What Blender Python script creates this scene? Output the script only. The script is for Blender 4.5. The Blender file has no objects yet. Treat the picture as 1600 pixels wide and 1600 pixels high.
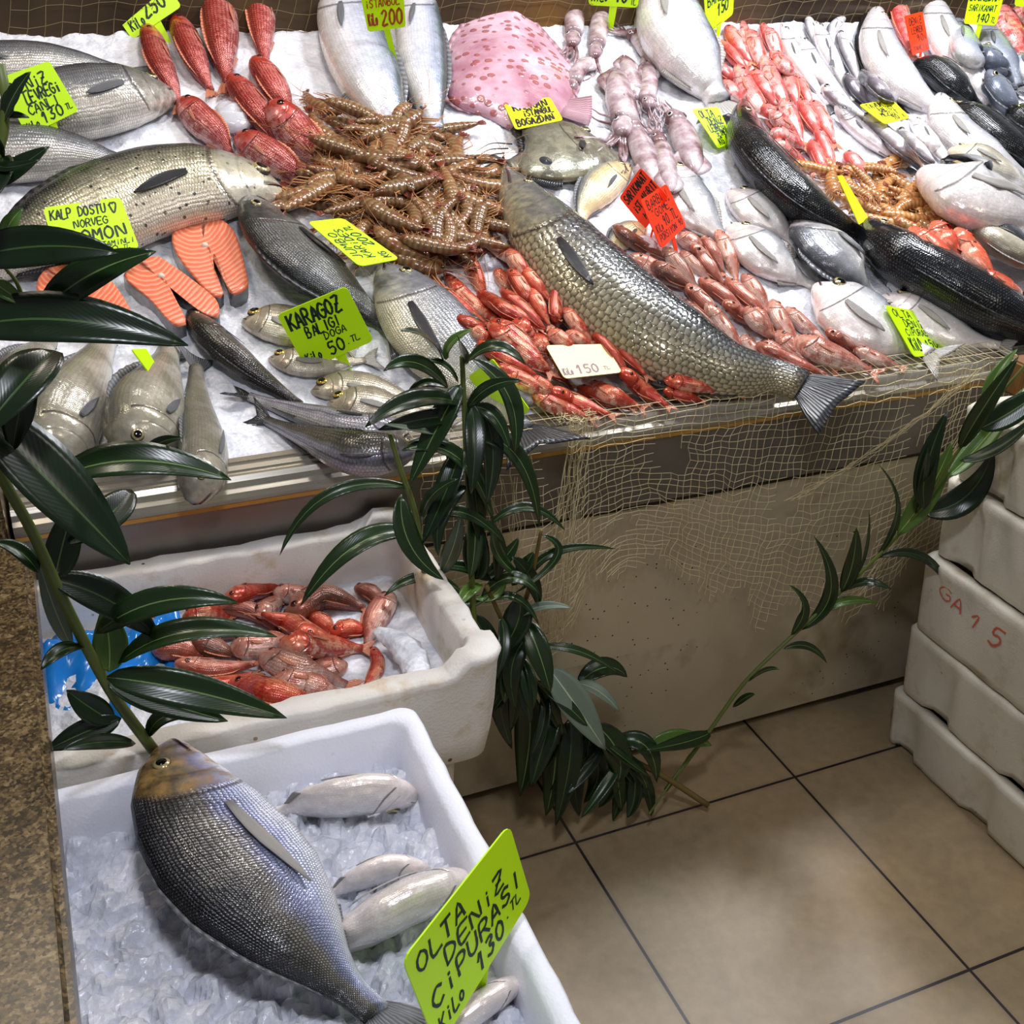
import bpy, bmesh, math, random
import numpy as np
from mathutils import Vector, Matrix, noise
random.seed(7); np.random.seed(7)
S = bpy.context.scene
COL = S.collection
# ---------------------------------------------------------------- camera
F_PX = 1756.0
_X = np.array([4570, -820, F_PX]); _Y = np.array([-858, -1021, F_PX])
_X = _X/np.linalg.norm(_X); _Y = _Y/np.linalg.norm(_Y); _Y = _Y-_X*(_X@_Y); _Y /= np.linalg.norm(_Y); _Z = np.cross(_X, _Y)
R = np.stack([_X, _Y, _Z])
CAM = np.array([0, 0, 1.5])
cd = bpy.data.cameras.new('camera'); cam = bpy.data.objects.new('camera', cd); COL.objects.link(cam)
cd.sensor_width = 36; cd.lens = F_PX/1600*36; cd.clip_start = .02
M = Matrix.Identity(4)
for r in range(3):
    M[r][0] = R[r][0]; M[r][1] = -R[r][1]; M[r][2] = -R[r][2]; M[r][3] = CAM[r]
cam.matrix_world = M
S.camera = cam
# ---------------------------------------------------------------- world, exposure, shop lamps
S.view_settings.view_transform = 'Standard'; S.view_settings.look = 'None'
S.view_settings.exposure = 0.0; S.view_settings.gamma = 1; S.view_settings.use_curve_mapping = False
w = bpy.data.worlds.new('shop'); S.world = w; w.use_nodes = True
w.node_tree.nodes['Background'].inputs[0].default_value = (.95, .93, 1, 1)
w.node_tree.nodes['Background'].inputs[1].default_value = .13
def area(name, loc, to, size, power, col, sy=None):
    l = bpy.data.lights.new(name, 'AREA'); l.energy = power; l.color = col; l.size = size
    if sy: l.shape = 'RECTANGLE'; l.size_y = sy
    o = bpy.data.objects.new(name, l); COL.objects.link(o); o.location = loc
    d = Vector(to)-Vector(loc); o.rotation_euler = d.to_track_quat('-Z', 'Y').to_euler()
    return o
area('counter_lamp', (2.15, 2.0, 2.35), (2.0, 2.1, 1), .28, 34, (.93, .95, 1))
area('counter_lamp', (1.35, 2.0, 2.35), (1.25, 2.0, 1), .26, 15, (.95, .95, 1))
area('counter_lamp', (.55, 2.1, 2.35), (.5, 2.0, 1), .24, 9, (1, .93, .86))
area('counter_lamp', (-.25, 1.9, 2.3), (.05, 1.9, 1), .22, 5, (1, .88, .72))
area('front_lamp', (.15, .25, 2.35), (.2, .8, .6), .18, 14, (.88, .9, 1))
area('aisle_lamp', (1.55, -.25, 2.5), (1.35, .6, 0), .4, 7.5, (1, .92, .82))

# ---------------------------------------------------------------- pixel -> point helpers (photo is 1600 x 1600)
def ray(x, y): return R @ np.array([x-800.0, y-800.0, F_PX])
def at_y(x, y, Y): r = ray(x, y); return CAM + r*((Y-CAM[1])/r[1])
def at_z(x, y, z): r = ray(x, y); return CAM + r*((z-CAM[2])/r[2])
# ---------------------------------------------------------------- materials
def new_mat(name):
    m = bpy.data.materials.new(name); m.use_nodes = True; nt = m.node_tree
    b = nt.nodes['Principled BSDF']
    return m, nt, b
class N:
    def __init__(s, nt): s.nt = nt
    def node(s, t, **k):
        n = s.nt.nodes.new(t)
        for a, v in k.items(): setattr(n, a, v)
        return n
    def link(s, a, b): s.nt.links.new(a, b)
    def put(s, sock, v):
        if isinstance(v, bpy.types.NodeSocket): s.link(v, sock)
        elif isinstance(v, (tuple, list)) and len(v) == 3 and sock.type == 'RGBA': sock.default_value = (*v, 1)
        else: sock.default_value = v
    def m(s, op, a, b=0.0, c=None, clamp=False):
        n = s.node('ShaderNodeMath', operation=op); n.use_clamp = clamp
        s.put(n.inputs[0], a); s.put(n.inputs[1], b)
        if c is not None: s.put(n.inputs[2], c)
        return n.outputs[0]
    def mix(s, f, a, b, bt='MIX'):
        n = s.node('ShaderNodeMix', data_type='RGBA', blend_type=bt)
        s.put(n.inputs[0], f); s.put(n.inputs[6], a); s.put(n.inputs[7], b); return n.outputs[2]
    def ramp(s, f, stops, interp='LINEAR'):
        n = s.node('ShaderNodeValToRGB'); cr = n.color_ramp; cr.interpolation = interp
        while len(cr.elements) < len(stops): cr.elements.new(.5)
        for e, (p, c) in zip(cr.elements, stops): e.position = p; e.color = (*c, 1) if len(c) == 3 else c
        s.put(n.inputs[0], f); return n.outputs[0]
    def noise(s, vec, scale, detail=3, rough=.5):
        n = s.node('ShaderNodeTexNoise'); s.put(n.inputs['Scale'], scale); n.inputs['Detail'].default_value = detail
        n.inputs['Roughness'].default_value = rough
        if vec is not None: s.link(vec, n.inputs['Vector'])
        return n.outputs[0]
    def voro(s, vec, scale, feature='F1', out=0, rnd=1):
        n = s.node('ShaderNodeTexVoronoi', feature=feature); n.inputs['Scale'].default_value = scale
        n.inputs['Randomness'].default_value = rnd
        if vec is not None: s.link(vec, n.inputs['Vector'])
        return n.outputs[out]
    def coord(s, which='Object'): return s.node('ShaderNodeTexCoord').outputs[which]
    def vscale(s, v, sc):
        n = s.node('ShaderNodeVectorMath', operation='MULTIPLY'); s.link(v, n.inputs[0]); n.inputs[1].default_value = sc; return n.outputs[0]
    def bump(s, h, b, strength=.3, dist=.01):
        n = s.node('ShaderNodeBump'); n.inputs['Strength'].default_value = strength; n.inputs['Distance'].default_value = dist
        s.link(h, n.inputs['Height']); s.link(n.outputs[0], b.inputs['Normal']); return n
def srgb(h):
    h = h.lstrip('#'); c = [int(h[i:i+2], 16)/255 for i in (0, 2, 4)]
    return tuple(((x+.055)/1.055)**2.4 if x > .04045 else x/12.92 for x in c)
def plain(name, col, rough=.5, metal=0, **k):
    m, nt, b = new_mat(name)
    b.inputs['Base Color'].default_value = (*srgb(col), 1); b.inputs['Roughness'].default_value = rough; b.inputs['Metallic'].default_value = metal
    for a, v in k.items(): b.inputs[a].default_value = v
    return m
def fish_mat(name, stops, head, su=60, sv=16, sk=.35, spots=None, mott=None, rough=.22, metal=.25, gill=.25, spec=.6, iris=None, bars=None, jit=.10):
    """skin: colour runs from the back (v=0) to the belly (v=1); scales, gill slit, mouth line; u runs from snout to tail"""
    m, nt, b = new_mat(name); n = N(nt)
    uv = n.node('ShaderNodeUVMap').outputs[0]; sp = n.node('ShaderNodeSeparateXYZ'); n.link(uv, sp.inputs[0])
    u, v = sp.outputs[0], sp.outputs[1]
    obj = n.coord('Object')
    rnd = n.node('ShaderNodeObjectInfo').outputs['Random']
    n1 = n.noise(obj, 22, 4)
    vv = n.m('ADD', v, n.m('MULTIPLY', n.m('SUBTRACT', n1, .5), jit*2))
    col = n.ramp(vv, [(p, srgb(c)) for p, c in stops])
    ugill = n.m('SUBTRACT', gill, n.m('MULTIPLY', n.m('POWER', n.m('ABSOLUTE', n.m('SUBTRACT', v, .55)), 2.0), .38))
    du = n.m('SUBTRACT', u, ugill)
    headm = n.m('MULTIPLY', n.m('ADD', du, n.m('MULTIPLY', n.m('SUBTRACT', n1, .5), .06)), -38, clamp=True)
    if mott:
        mk = n.ramp(n.noise(obj, mott[1]*1.9, 4, .65), [(mott[2]-.05, (0, 0, 0)), (mott[2]+.06, (1, 1, 1))])
        col = n.mix(n.m('MULTIPLY', mk, mott[3]), col, srgb(mott[0]))
    if spots:
        vs = n.voro(obj, spots[1])
        mk = n.ramp(vs, [(spots[2], (1, 1, 1)), (spots[2]+.05, (0, 0, 0))])
        col = n.mix(n.m('MULTIPLY', mk, .85), col, srgb(spots[0]))
    if bars:
        wv = n.m('SINE', n.m('MULTIPLY', u, bars[1]))
        mk = n.m('MULTIPLY', n.m('GREATER_THAN', wv, .35), bars[2]); col = n.mix(mk, col, srgb(bars[0]))
    hc = n.mix(n.ramp(n.noise(obj, 45, 5, .65), [(.4, (0, 0, 0)), (.62, (1, 1, 1))]), n.mix(.85, srgb(head), col), srgb(head))
    col = n.mix(n.m('MULTIPLY', headm, .75), col, hc)
    body = n.m('SUBTRACT', 1.0, headm)
    wob = n.m('MULTIPLY', n.m('SUBTRACT', n.noise(obj, 90, 2), .5), .9)
    vs_ = n.m('ADD', n.m('MULTIPLY', v, sv), wob); row = n.m('FLOOR', vs_)
    us_ = n.m('ADD', n.m('ADD', n.m('MULTIPLY', u, su), n.m('MULTIPLY', n.m('MODULO', row, 2.0), .5)), wob)
    fu = n.m('FRACT', us_); fv = n.m('SUBTRACT', n.m('FRACT', vs_), .5)
    dd = n.m('SQRT', n.m('ADD', n.m('POWER', fu, 2.0), n.m('MULTIPLY', n.m('POWER', n.m('ABSOLUTE', fv), 2.0), 2.6)))
    edge = n.m('MULTIPLY', n.m('POWER', n.m('MINIMUM', dd, 1.0), 3.0), n.m('MULTIPLY', body, sk))
    col = n.mix(n.m('MULTIPLY', edge, 1.0, clamp=True), col, n.mix(.72, col, (.01, .01, .012)))
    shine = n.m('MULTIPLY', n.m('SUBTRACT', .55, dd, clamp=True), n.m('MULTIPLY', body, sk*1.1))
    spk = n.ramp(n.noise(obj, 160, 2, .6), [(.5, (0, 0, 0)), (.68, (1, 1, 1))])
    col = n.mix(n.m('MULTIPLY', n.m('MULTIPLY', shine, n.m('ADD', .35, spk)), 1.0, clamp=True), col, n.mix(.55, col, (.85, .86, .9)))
    # gill slit and mouth
    gl = n.m('SUBTRACT', 1.0, n.m('MULTIPLY', n.m('ABSOLUTE', du), 110), clamp=True)
    gl = n.m('MULTIPLY', gl, n.m('LESS_THAN', n.m('ABSOLUTE', n.m('SUBTRACT', v, .58)), .32))
    g2 = n.m('SUBTRACT', 1.0, n.m('MULTIPLY', n.m('ABSOLUTE', n.m('ADD', du, .075)), 150), clamp=True)
    g2 = n.m('MULTIPLY', g2, n.m('LESS_THAN', n.m('ABSOLUTE', n.m('SUBTRACT', v, .55)), .22))
    mo = n.m('SUBTRACT', 1.0, n.m('MULTIPLY', n.m('ABSOLUTE', n.m('SUBTRACT', v, n.m('ADD', .50, n.m('MULTIPLY', u, 1.6)))), 26), clamp=True)
    mo = n.m('MULTIPLY', mo, n.m('LESS_THAN', u, .075))
    ln = n.m('MAXIMUM', n.m('MAXIMUM', gl, n.m('MULTIPLY', g2, .35)), mo)
    col = n.mix(n.m('MULTIPLY', ln, .8), col, (.03, .015, .015))
    grime = n.noise(obj, 70, 5, .7)
    hs = n.node('ShaderNodeHueSaturation'); n.link(n.m('MULTIPLY', n.m('ADD', .84, n.m('MULTIPLY', rnd, .28)), n.m('ADD', .62, n.m('MULTIPLY', grime, .76))), hs.inputs['Value']); n.link(col, hs.inputs['Color'])
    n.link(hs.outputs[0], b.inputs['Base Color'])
    b.inputs['Roughness'].default_value = rough; b.inputs['Metallic'].default_value = metal; b.inputs['Specular IOR Level'].default_value = spec
    hgt = n.m('SUBTRACT', n.m('ADD', n.m('MULTIPLY', edge, -1.2), n.m('ADD', n.m('MULTIPLY', n.noise(obj, 120, 2), .6), n.m('MULTIPLY', n.noise(obj, 38, 3), 1.6))), n.m('MULTIPLY', ln, 1.5))
    n.bump(hgt, b, .5, .0016); n.link(n.m('ADD', rough-.07, n.m('MULTIPLY', grime, .2)), b.inputs['Roughness'])
    return m
def fin_mat(name, c1, c2, rough=.3, tr=.0):
    m, nt, b = new_mat(name); n = N(nt)
    uv = n.node('ShaderNodeUVMap').outputs[0]; sp = n.node('ShaderNodeSeparateXYZ'); n.link(uv, sp.inputs[0])
    w = n.m('SINE', n.m('MULTIPLY', sp.outputs[1], 110))
    col = n.mix(n.m('ADD', n.m('MULTIPLY', w, .4), .5), srgb(c1), srgb(c2))
    n.link(n.mix(n.m('MULTIPLY', n.noise(n.coord(), 30), .5), col, srgb(c1)), b.inputs['Base Color']); b.inputs['Roughness'].default_value = rough
    n.bump(w, b, .5, .001)
    return m
# ---------------------------------------------------------------- mesh helpers
def link(name, me, mats, parent=None):
    o = bpy.data.objects.new(name, me); COL.objects.link(o)
    for mm in (mats if isinstance(mats, (list, tuple)) else [mats]): me.materials.append(mm)
    if parent is not None: o.parent = parent
    return o
def tag(o, label=None, cat=None, group=None, kind=None):
    if label: o['label'] = label
    if cat: o['category'] = cat
    if group: o['group'] = group
    if kind: o['kind'] = kind
    return o
def empty(name, loc=(0, 0, 0)):
    o = bpy.data.objects.new(name, None); COL.objects.link(o); o.location = loc; o.empty_display_size = .02; return o
def mesh(name, V, Fc, uv=None, smooth=True, mi=None, org=None):
    V = np.asarray(V, float)
    if org is not None: V = V-np.asarray(org)
    me = bpy.data.meshes.new(name); me.from_pydata(V.tolist(), [], Fc); me.update()
    if uv is not None:
        l = me.uv_layers.new(name='UVMap'); vi = np.empty(len(me.loops), int); me.loops.foreach_get('vertex_index', vi)
        l.data.foreach_set('uv', np.asarray(uv, float)[vi].ravel())
    if smooth: me.polygons.foreach_set('use_smooth', [True]*len(me.polygons))
    if mi is not None: me.polygons.foreach_set('material_index', mi)
    return me
class MB:
    """collects shapes into one mesh"""
    def __init__(s): s.v = []; s.f = []; s.uv = []; s.mi = []
    def add(s, V, Fc, uv=None, mi=0):
        k = len(s.v); s.v += [tuple(p) for p in V]; s.f += [tuple(i+k for i in f) for f in Fc]
        s.uv += [tuple(q) for q in uv] if uv is not None else [(0, 0)]*len(V); s.mi += [mi]*len(Fc); return s
    def box(s, a, b, mi=0):
        x0, y0, z0 = a; x1, y1, z1 = b
        V = [(x, y, z) for z in (z0, z1) for y in (y0, y1) for x in (x0, x1)]
        return s.add(V, [(0, 2, 3, 1), (4, 5, 7, 6), (0, 1, 5, 4), (2, 6, 7, 3), (0, 4, 6, 2), (1, 3, 7, 5)], None, mi)
    def tube(s, P, r, k=8, mi=0, cap=True):
        P = [np.asarray(p, float) for p in P]; n = len(P)
        rr = r if hasattr(r, '__len__') else [r]*n
        V = []; Fc = []; uv = []; ref = np.array([.13, .31, .94])
        for i, p in enumerate(P):
            t = P[min(i+1, n-1)]-P[max(i-1, 0)]; t = t/(np.linalg.norm(t)+1e-9)
            a = np.cross(t, ref)
            if np.linalg.norm(a) < .2: a = np.cross(t, np.array([1., 0, 0]))
            a /= np.linalg.norm(a); b = np.cross(t, a); ref = np.cross(a, t)*1.0 if False else ref
            for j in range(k):
                an = 2*math.pi*j/k; V.append(p+rr[i]*(a*math.cos(an)+b*math.sin(an))); uv.append((i/(n-1), j/k))
        for i in range(n-1):
            for j in range(k): Fc.append((i*k+j, i*k+(j+1) % k, (i+1)*k+(j+1) % k, (i+1)*k+j))
        if cap: Fc.append(tuple(range(k))[::-1]); Fc.append(tuple((n-1)*k+j for j in range(k)))
        return s.add(V, Fc, uv, mi)
    def grid(s, G, UV=None, mi=0):
        G = np.asarray(G); a, b = G.shape[:2]
        Fc = [(i*b+j, (i+1)*b+j, (i+1)*b+j+1, i*b+j+1) for i in range(a-1) for j in range(b-1)]
        if UV is None: UV = [(i/(a-1), j/(b-1)) for i in range(a) for j in range(b)]
        return s.add(G.reshape(-1, 3), Fc, UV, mi)
    def slab(s, G, Nn, th, mi=0):
        """thin closed sheet around a grid of points, half thickness th along normals"""
        G = np.asarray(G, float); a, b = G.shape[:2]; Nn = np.broadcast_to(np.asarray(Nn, float), G.shape)
        UV = [(i/(a-1), j/(b-1)) for i in range(a) for j in range(b)]
        V = np.concatenate([(G+Nn*th).reshape(-1, 3), (G-Nn*th).reshape(-1, 3)]); o = a*b
        Fc = []
        for i in range(a-1):
            for j in range(b-1):
                q = (i*b+j, (i+1)*b+j, (i+1)*b+j+1, i*b+j+1); Fc.append(q); Fc.append(tuple(x+o for x in q[::-1]))
        e = [i*b for i in range(a)]+[(a-1)*b+j for j in range(1, b)]+[i*b+b-1 for i in range(a-2, -1, -1)]+[j for j in range(b-2, 0, -1)]
        for p, q in zip(e, e[1:]+e[:1]): Fc.append((p, p+o, q+o, q))
        return s.add(V, Fc, UV+UV, mi)
    def build(s, name, mats, parent=None, smooth=True, org=None):
        me = mesh(name, s.v, s.f, s.uv, smooth, s.mi, org)
        o = link(name, me, mats, parent); return o
def spline(P, n):
    """centripetal-ish Catmull-Rom through points, resampled to n points evenly"""
    P = np.asarray(P, float)
    if len(P) == 2: t = np.linspace(0, 1, n)[:, None]; return P[0]*(1-t)+P[1]*t
    Q = np.vstack([2*P[0]-P[1], P, 2*P[-1]-P[-2]]); out = []
    for i in range(1, len(Q)-2):
        for t in np.linspace(0, 1, 16, endpoint=False):
            a, b, c, d = Q[i-1], Q[i], Q[i+1], Q[i+2]
            out.append(.5*((2*b)+(-a+c)*t+(2*a-5*b+4*c-d)*t*t+(-a+3*b-3*c+d)*t**3))
    out.append(Q[-2]); out = np.array(out)
    s = np.concatenate([[0], np.cumsum(np.linalg.norm(np.diff(out, axis=0), axis=1))]); q = np.linspace(0, s[-1], n)
    return np.stack([np.interp(q, s, out[:, k]) for k in range(out.shape[1])], 1)
def unit(v): v = np.asarray(v, float); return v/(np.linalg.norm(v, axis=-1, keepdims=True)+1e-12)
# ---------------------------------------------------------------- a bed: a (sloping) ice surface that things are laid on
class Bed:
    def __init__(s, O, th, x0, x1, b0, b1, base=None, res=.005):
        s.O = np.array(O, float); s.e1 = np.array([1., 0, 0]); s.e2 = np.array([0, math.cos(th), math.sin(th)]); s.n = np.array([0, -math.sin(th), math.cos(th)])
        s.x0, s.b0, s.res = x0, b0, res; s.nx = int((x1-x0)/res); s.nb = int((b1-b0)/res)
        s.h = np.zeros((s.nx, s.nb))
        if base: s.h += base(x0+np.arange(s.nx)[:, None]*res, b0+np.arange(s.nb)[None, :]*res)
    def px(s, x, y, l=0.0):
        r = ray(x, y); t = ((s.O+s.n*l-CAM)@s.n)/(r@s.n); return CAM+r*t
    def ab(s, p): return (p-s.O)@s.e1, (p-s.O)@s.e2
    def at(s, p):
        a, b = s.ab(p); i = min(max(int((a-s.x0)/s.res), 0), s.nx-1); j = min(max(int((b-s.b0)/s.res), 0), s.nb-1); return s.h[i, j]
    def stamp(s, p, top):
        a, b = s.ab(p); i = int((a-s.x0)/s.res); j = int((b-s.b0)/s.res)
        if 0 <= i < s.nx and 0 <= j < s.nb: s.h[i, j] = max(s.h[i, j], top)
# ---------------------------------------------------------------- fish
PROF = {
 'blunt': ([0, .03, .08, .15, .25, .38, .5, .65, .8, .92, 1], [.12, .25, .35, .43, .49, .50, .46, .36, .25, .17, .15], [.12, .25, .36, .45, .50, .50, .46, .36, .25, .17, .15], .74),
 'bream': ([0, .03, .08, .15, .25, .38, .5, .65, .8, .9, 1], [.03, .17, .30, .41, .49, .52, .48, .36, .20, .11, .10], [.03, .12, .22, .32, .42, .48, .47, .36, .18, .10, .10], .40),
 'bass': ([0, .03, .08, .15, .25, .38, .5, .65, .8, .92, 1], [.04, .13, .23, .33, .43, .49, .50, .45, .31, .17, .16], [.05, .14, .25, .35, .44, .49, .49, .43, .28, .16, .16], .66),
 'mullet': ([0, .03, .08, .15, .25, .38, .5, .65, .8, .92, 1], [.10, .26, .38, .45, .49, .50, .47, .39, .26, .14, .12], [.08, .19, .31, .40, .47, .49, .47, .38, .24, .14, .12], .72),
 'whiting': ([0, .04, .1, .18, .28, .38, .5, .65, .8, .92, 1], [.06, .2, .34, .43, .48, .50, .45, .34, .22, .13, .12], [.06, .2, .36, .46, .52, .52, .45, .32, .20, .13, .12], .75),
 'dory': ([0, .05, .12, .2, .3, .42, .55, .68, .8, .9, 1], [.08, .22, .34, .42, .48, .5, .48, .40, .28, .12, .08], [.12, .28, .36, .42, .48, .5, .48, .40, .28, .12, .08], .24),
 'salmon': ([0, .03, .07, .13, .22, .35, .5, .65, .8, .92, 1], [.03, .12, .22, .33, .44, .50, .50, .42, .27, .16, .17], [.06, .17, .27, .36, .46, .50, .50, .40, .24, .15, .17], .55),
}
SP = {}   # species: profile, material, fin material, tail (length share, spread, fork), eye radius share of height, part flags
def eye_mesh(r):
    mb = MB(); V = []; k = 14; rings = [(0, 0), (.55, .0), (.57, 0), (.72, 0), (.88, 0), (1, 0)]
    for q, _ in rings[1:]:
        z = math.sqrt(max(0, 1-q*q))*.55
        for j in range(k): V.append((r*q*math.cos(2*math.pi*j/k), r*q*math.sin(2*math.pi*j/k), r*z))
    V.append((0, 0, r*.55)); c = len(V)-1; Fc = [(c, j, (j+1) % k) for j in range(k)]; mi = [0]*k
    for i in range(len(rings)-2):
        for j in range(k): Fc.append((i*k+j, (i+1)*k+j, (i+1)*k+(j+1) % k, i*k+(j+1) % k)); mi.append(0 if i == 0 else (2 if i >= 3 else 1))
    me = mesh('eye', V, Fc, None, True, mi); return me
def fish(bed, kind, w, side, pts, label, roll=0.0, cat='fish', group=None, name=None, lift=None, eye=True, detail=1, fins=True, sink=.004, mat=None, maxlift=.07, tail=True, thick=None, ext=0.0):
    sp = SP[kind]; pr = PROF[sp['prof']]; tl = sp['tail'][0]
    pts = [tuple(p) for p in pts]
    if ext:
        tl_ = sum(math.dist(a, b) for a, b in zip(pts, pts[1:])); dx, dy = pts[-1][0]-pts[-2][0], pts[-1][1]-pts[-2][1]; q_ = tl_*ext/math.hypot(dx, dy)
        pts = pts[:-1]+[pts[-1], (pts[-1][0]+dx*q_, pts[-1][1]+dy*q_)]
    P2 = spline(pts, 41)
    L = np.zeros(41); k = pr[3] if thick is None else thick
    sg = 1.0 if side == 'L' else -1.0
    mid = 14
    for it in range(3):
        W = np.array([bed.px(x, y, l) for (x, y), l in zip(P2, L)])
        T = unit(np.gradient(W, axis=0)); 
        if it == 0:
            t2 = P2[mid+1]-P2[mid-1]; t2 = t2/np.linalg.norm(t2); pp = np.array([-t2[1], t2[0]])*w/2
            a = bed.px(*(P2[mid]+pp)); b = bed.px(*(P2[mid]-pp)); d = a-b; ww = np.linalg.norm(d-T[mid]*(d@T[mid]))
            # compensate for the rounded side that faces the camera when seen obliquely
            view = unit(CAM-W[mid]); up = abs(view@bed.n)
            ww *= up+(1-up)*(1-min(1, k)*.55) if abs(t2[0]) > .6 else .97
        tt = np.linspace(0, 1, 41)/(1-tl)
        hh = np.interp(tt, pr[0], pr[1])*ww; hv = np.interp(tt, pr[0], pr[2])*ww
        hh[tt > 1] = ww*.12; hv[tt > 1] = ww*.12
        half = (hh+hv)/2; th = np.minimum(half*1.02, k*ww*.5*np.minimum(1, (half/(ww*.5))**.8*1.05))
        r_ = math.radians(roll)
        ext = np.sqrt((half*math.sin(r_))**2+(th*math.cos(r_))**2)
        wid = np.sqrt((half*math.cos(r_))**2+(th*math.sin(r_))**2)
        if lift is None:
            D = sg*unit(np.cross(bed.n, T))
            g = []
            for i in range(41):
                q = [bed.at(W[i]+D[i]*wid[i]*f) for f in (-.6, -.3, 0, .3, .6)]; g.append(np.percentile(q, 65))
            g = np.array(g); kk = np.ones(9)/9; gs = np.convolve(np.pad(g, 4, 'edge'), kk, 'valid')
            gs = np.convolve(np.pad(gs, 4, 'edge'), kk, 'valid'); gs = np.minimum(gs, maxlift)
            L = gs+ext-sink
        else:
            L = np.interp(np.linspace(0, 1, 41), np.linspace(0, 1, len(lift)), lift)+ext
    W = np.array([bed.px(x, y, l) for (x, y), l in zip(P2, L)])
    seg = np.linalg.norm(np.diff(W, axis=0), axis=1); Ltot = seg.sum()
    # frames
    def frame(W):
        T = unit(np.gradient(W, axis=0)); D0 = sg*unit(np.cross(bed.n, T)); N0 = unit(np.cross(T, D0))*sg
        N0 = np.where((N0@bed.n)[:, None] < 0, -N0, N0)
        c, s_ = math.cos(r_), math.sin(r_); return T, D0*c+N0*s_, N0*c-D0*s_
    nr, nm = {0: (14, 10), 1: (24, 14), 2: (46, 22)}[detail]
    # finer ring spacing at the head
    q = np.linspace(0, 1, nr); q = (q**1.35)*(1-tl)
    ii = np.linspace(0, 1, 41); C = np.stack([np.interp(q, ii, W[:, j]) for j in range(3)], 1)
    T41, D41, N41 = frame(W)
    D = unit(np.stack([np.interp(q, ii, D41[:, j]) for j in range(3)], 1)); Nn = unit(np.stack([np.interp(q, ii, N41[:, j]) for j in range(3)], 1))
    tt = q/(1-tl)
    hd = np.interp(tt, pr[0], pr[1])*ww; hvv = np.interp(tt, pr[0], pr[2])*ww
    half = (hd+hvv)/2; th = np.minimum(half*1.02, k*ww*.5*np.minimum(1, (half/(ww*.5))**.8*1.05))
    gcov = 1+.05*np.clip((tt-.1)/.12, 0, 1)*(tt < .25)
    th = th*gcov
    V = []; uv = []
    for i in range(nr):
        for j in range(nm):
            a = 2*math.pi*j/nm; ca, sa = math.cos(a), math.sin(a)
            e = .92; cx = math.copysign(abs(ca)**e, ca); sx = math.copysign(abs(sa)**e, sa)
            h = hd[i] if ca > 0 else hvv[i]
            V.append(C[i]+D[i]*h*cx+Nn[i]*th[i]*sx); uv.append((tt[i], (1-ca)/2 if False else abs((a if a <= math.pi else 2*math.pi-a))/math.pi))
    Fc = [(i*nm+j, i*nm+(j+1) % nm, (i+1)*nm+(j+1) % nm, (i+1)*nm+j) for i in range(nr-1) for j in range(nm)]
    V.append(C[0]-unit(C[1]-C[0])*ww*.03); uv.append((0, .5)); c0 = len(V)-1
    V.append(C[-1]); uv.append((1, .5)); c1 = len(V)-1
    Fc += [(c0, (j+1) % nm, j) for j in range(nm)]+[(c1, (nr-1)*nm+j, (nr-1)*nm+(j+1) % nm) for j in range(nm)]
    if sg < 0: Fc = [f[::-1] for f in Fc]
    root = empty(name or sp['name'], W[int(len(W)*.4)]-bed.n*ext[16]*.9)
    org = np.array(root.location)
    tag(root, label, cat, group)
    body = link('body', mesh('body', V, Fc, uv, True, None, org), mat or sp['mat'], root)
    fm = sp['fin']; nrm = bed.n
    # tail fin
    if tail:
        nt_, na = (6, 9) if detail else (4, 5)
        G = np.zeros((nt_, na, 3)); tb = (1-tl)*.985
        base_h = ww*.11; spread = ww*.5*sp['tail'][1]; fork = sp['tail'][2]
        for i in range(nt_):
            for j in range(na):
                s_ = j/(na-1)*2-1; f = i/(nt_-1)
                ln = (1-fork*(1-abs(s_))**1.0)
                qq = min(tb+tl*f*ln, 1.0); c = np.array([np.interp(qq, ii, W[:, m_]) for m_ in range(3)])
                Dq = unit(np.array([np.interp(qq, ii, D41[:, m_]) for m_ in range(3)])); 
                hw = base_h+(spread-base_h)*f**.85
                G[i, j] = c+Dq*hw*s_+Dq*0
                if detail: G[i, j] += nrm*(.0015*math.sin(j*2.3+i))
        MB().slab(G, N41[-4], max(.0005, ww*.008)).build('tail_fin', fm, root, True, org)
    if fins and detail:
        # dorsal fin, folded along the back
        n_ = 16; G = np.zeros((n_, 3, 3)); a0, a1 = sp['dorsal'][:2]; fh = sp['dorsal'][2]*ww
        for i in range(n_):
            f = i/(n_-1); t_ = (a0+(a1-a0)*f); qq = t_*(1-tl); c = np.array([np.interp(qq, ii, W[:, m_]) for m_ in range(3)])
            Dq = unit(np.array([np.interp(qq, ii, D41[:, m_]) for m_ in range(3)])); Nq = unit(np.array([np.interp(qq, ii, N41[:, m_]) for m_ in range(3)])); Tq = unit(np.array([np.interp(qq, ii, T41[:, m_]) for m_ in range(3)]))
            h0 = np.interp(t_, pr[0], pr[1])*ww
            env = math.sin(math.pi*min(1, f*1.05+.06))**.6*(1 if i % 2 else .86)
            for j in range(3):
                G[i, j] = c+Dq*(h0*.97+fh*env*j/2)+Tq*fh*.5*j/2
        UVg = G.transpose(1, 0, 2)
        MB().slab(UVg, N41[18], max(.0004, ww*.007)).build('dorsal_fin', fm, root, True, org)
        # anal fin
        G = np.zeros((7, 3, 3))
        for i in range(7):
            f = i/6; t_ = .66+.16*f; qq = t_*(1-tl); c = np.array([np.interp(qq, ii, W[:, m_]) for m_ in range(3)]); Dq = unit(np.array([np.interp(qq, ii, D41[:, m_]) for m_ in range(3)])); Tq = unit(np.array([np.interp(qq, ii, T41[:, m_]) for m_ in range(3)]))
            h0 = np.interp(t_, pr[0], pr[2])*ww
            for j in range(3): G[i, j] = c-Dq*(h0*.95+fh*.8*(1-f*.7)*j/2)+Tq*fh*.6*j/2
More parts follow.
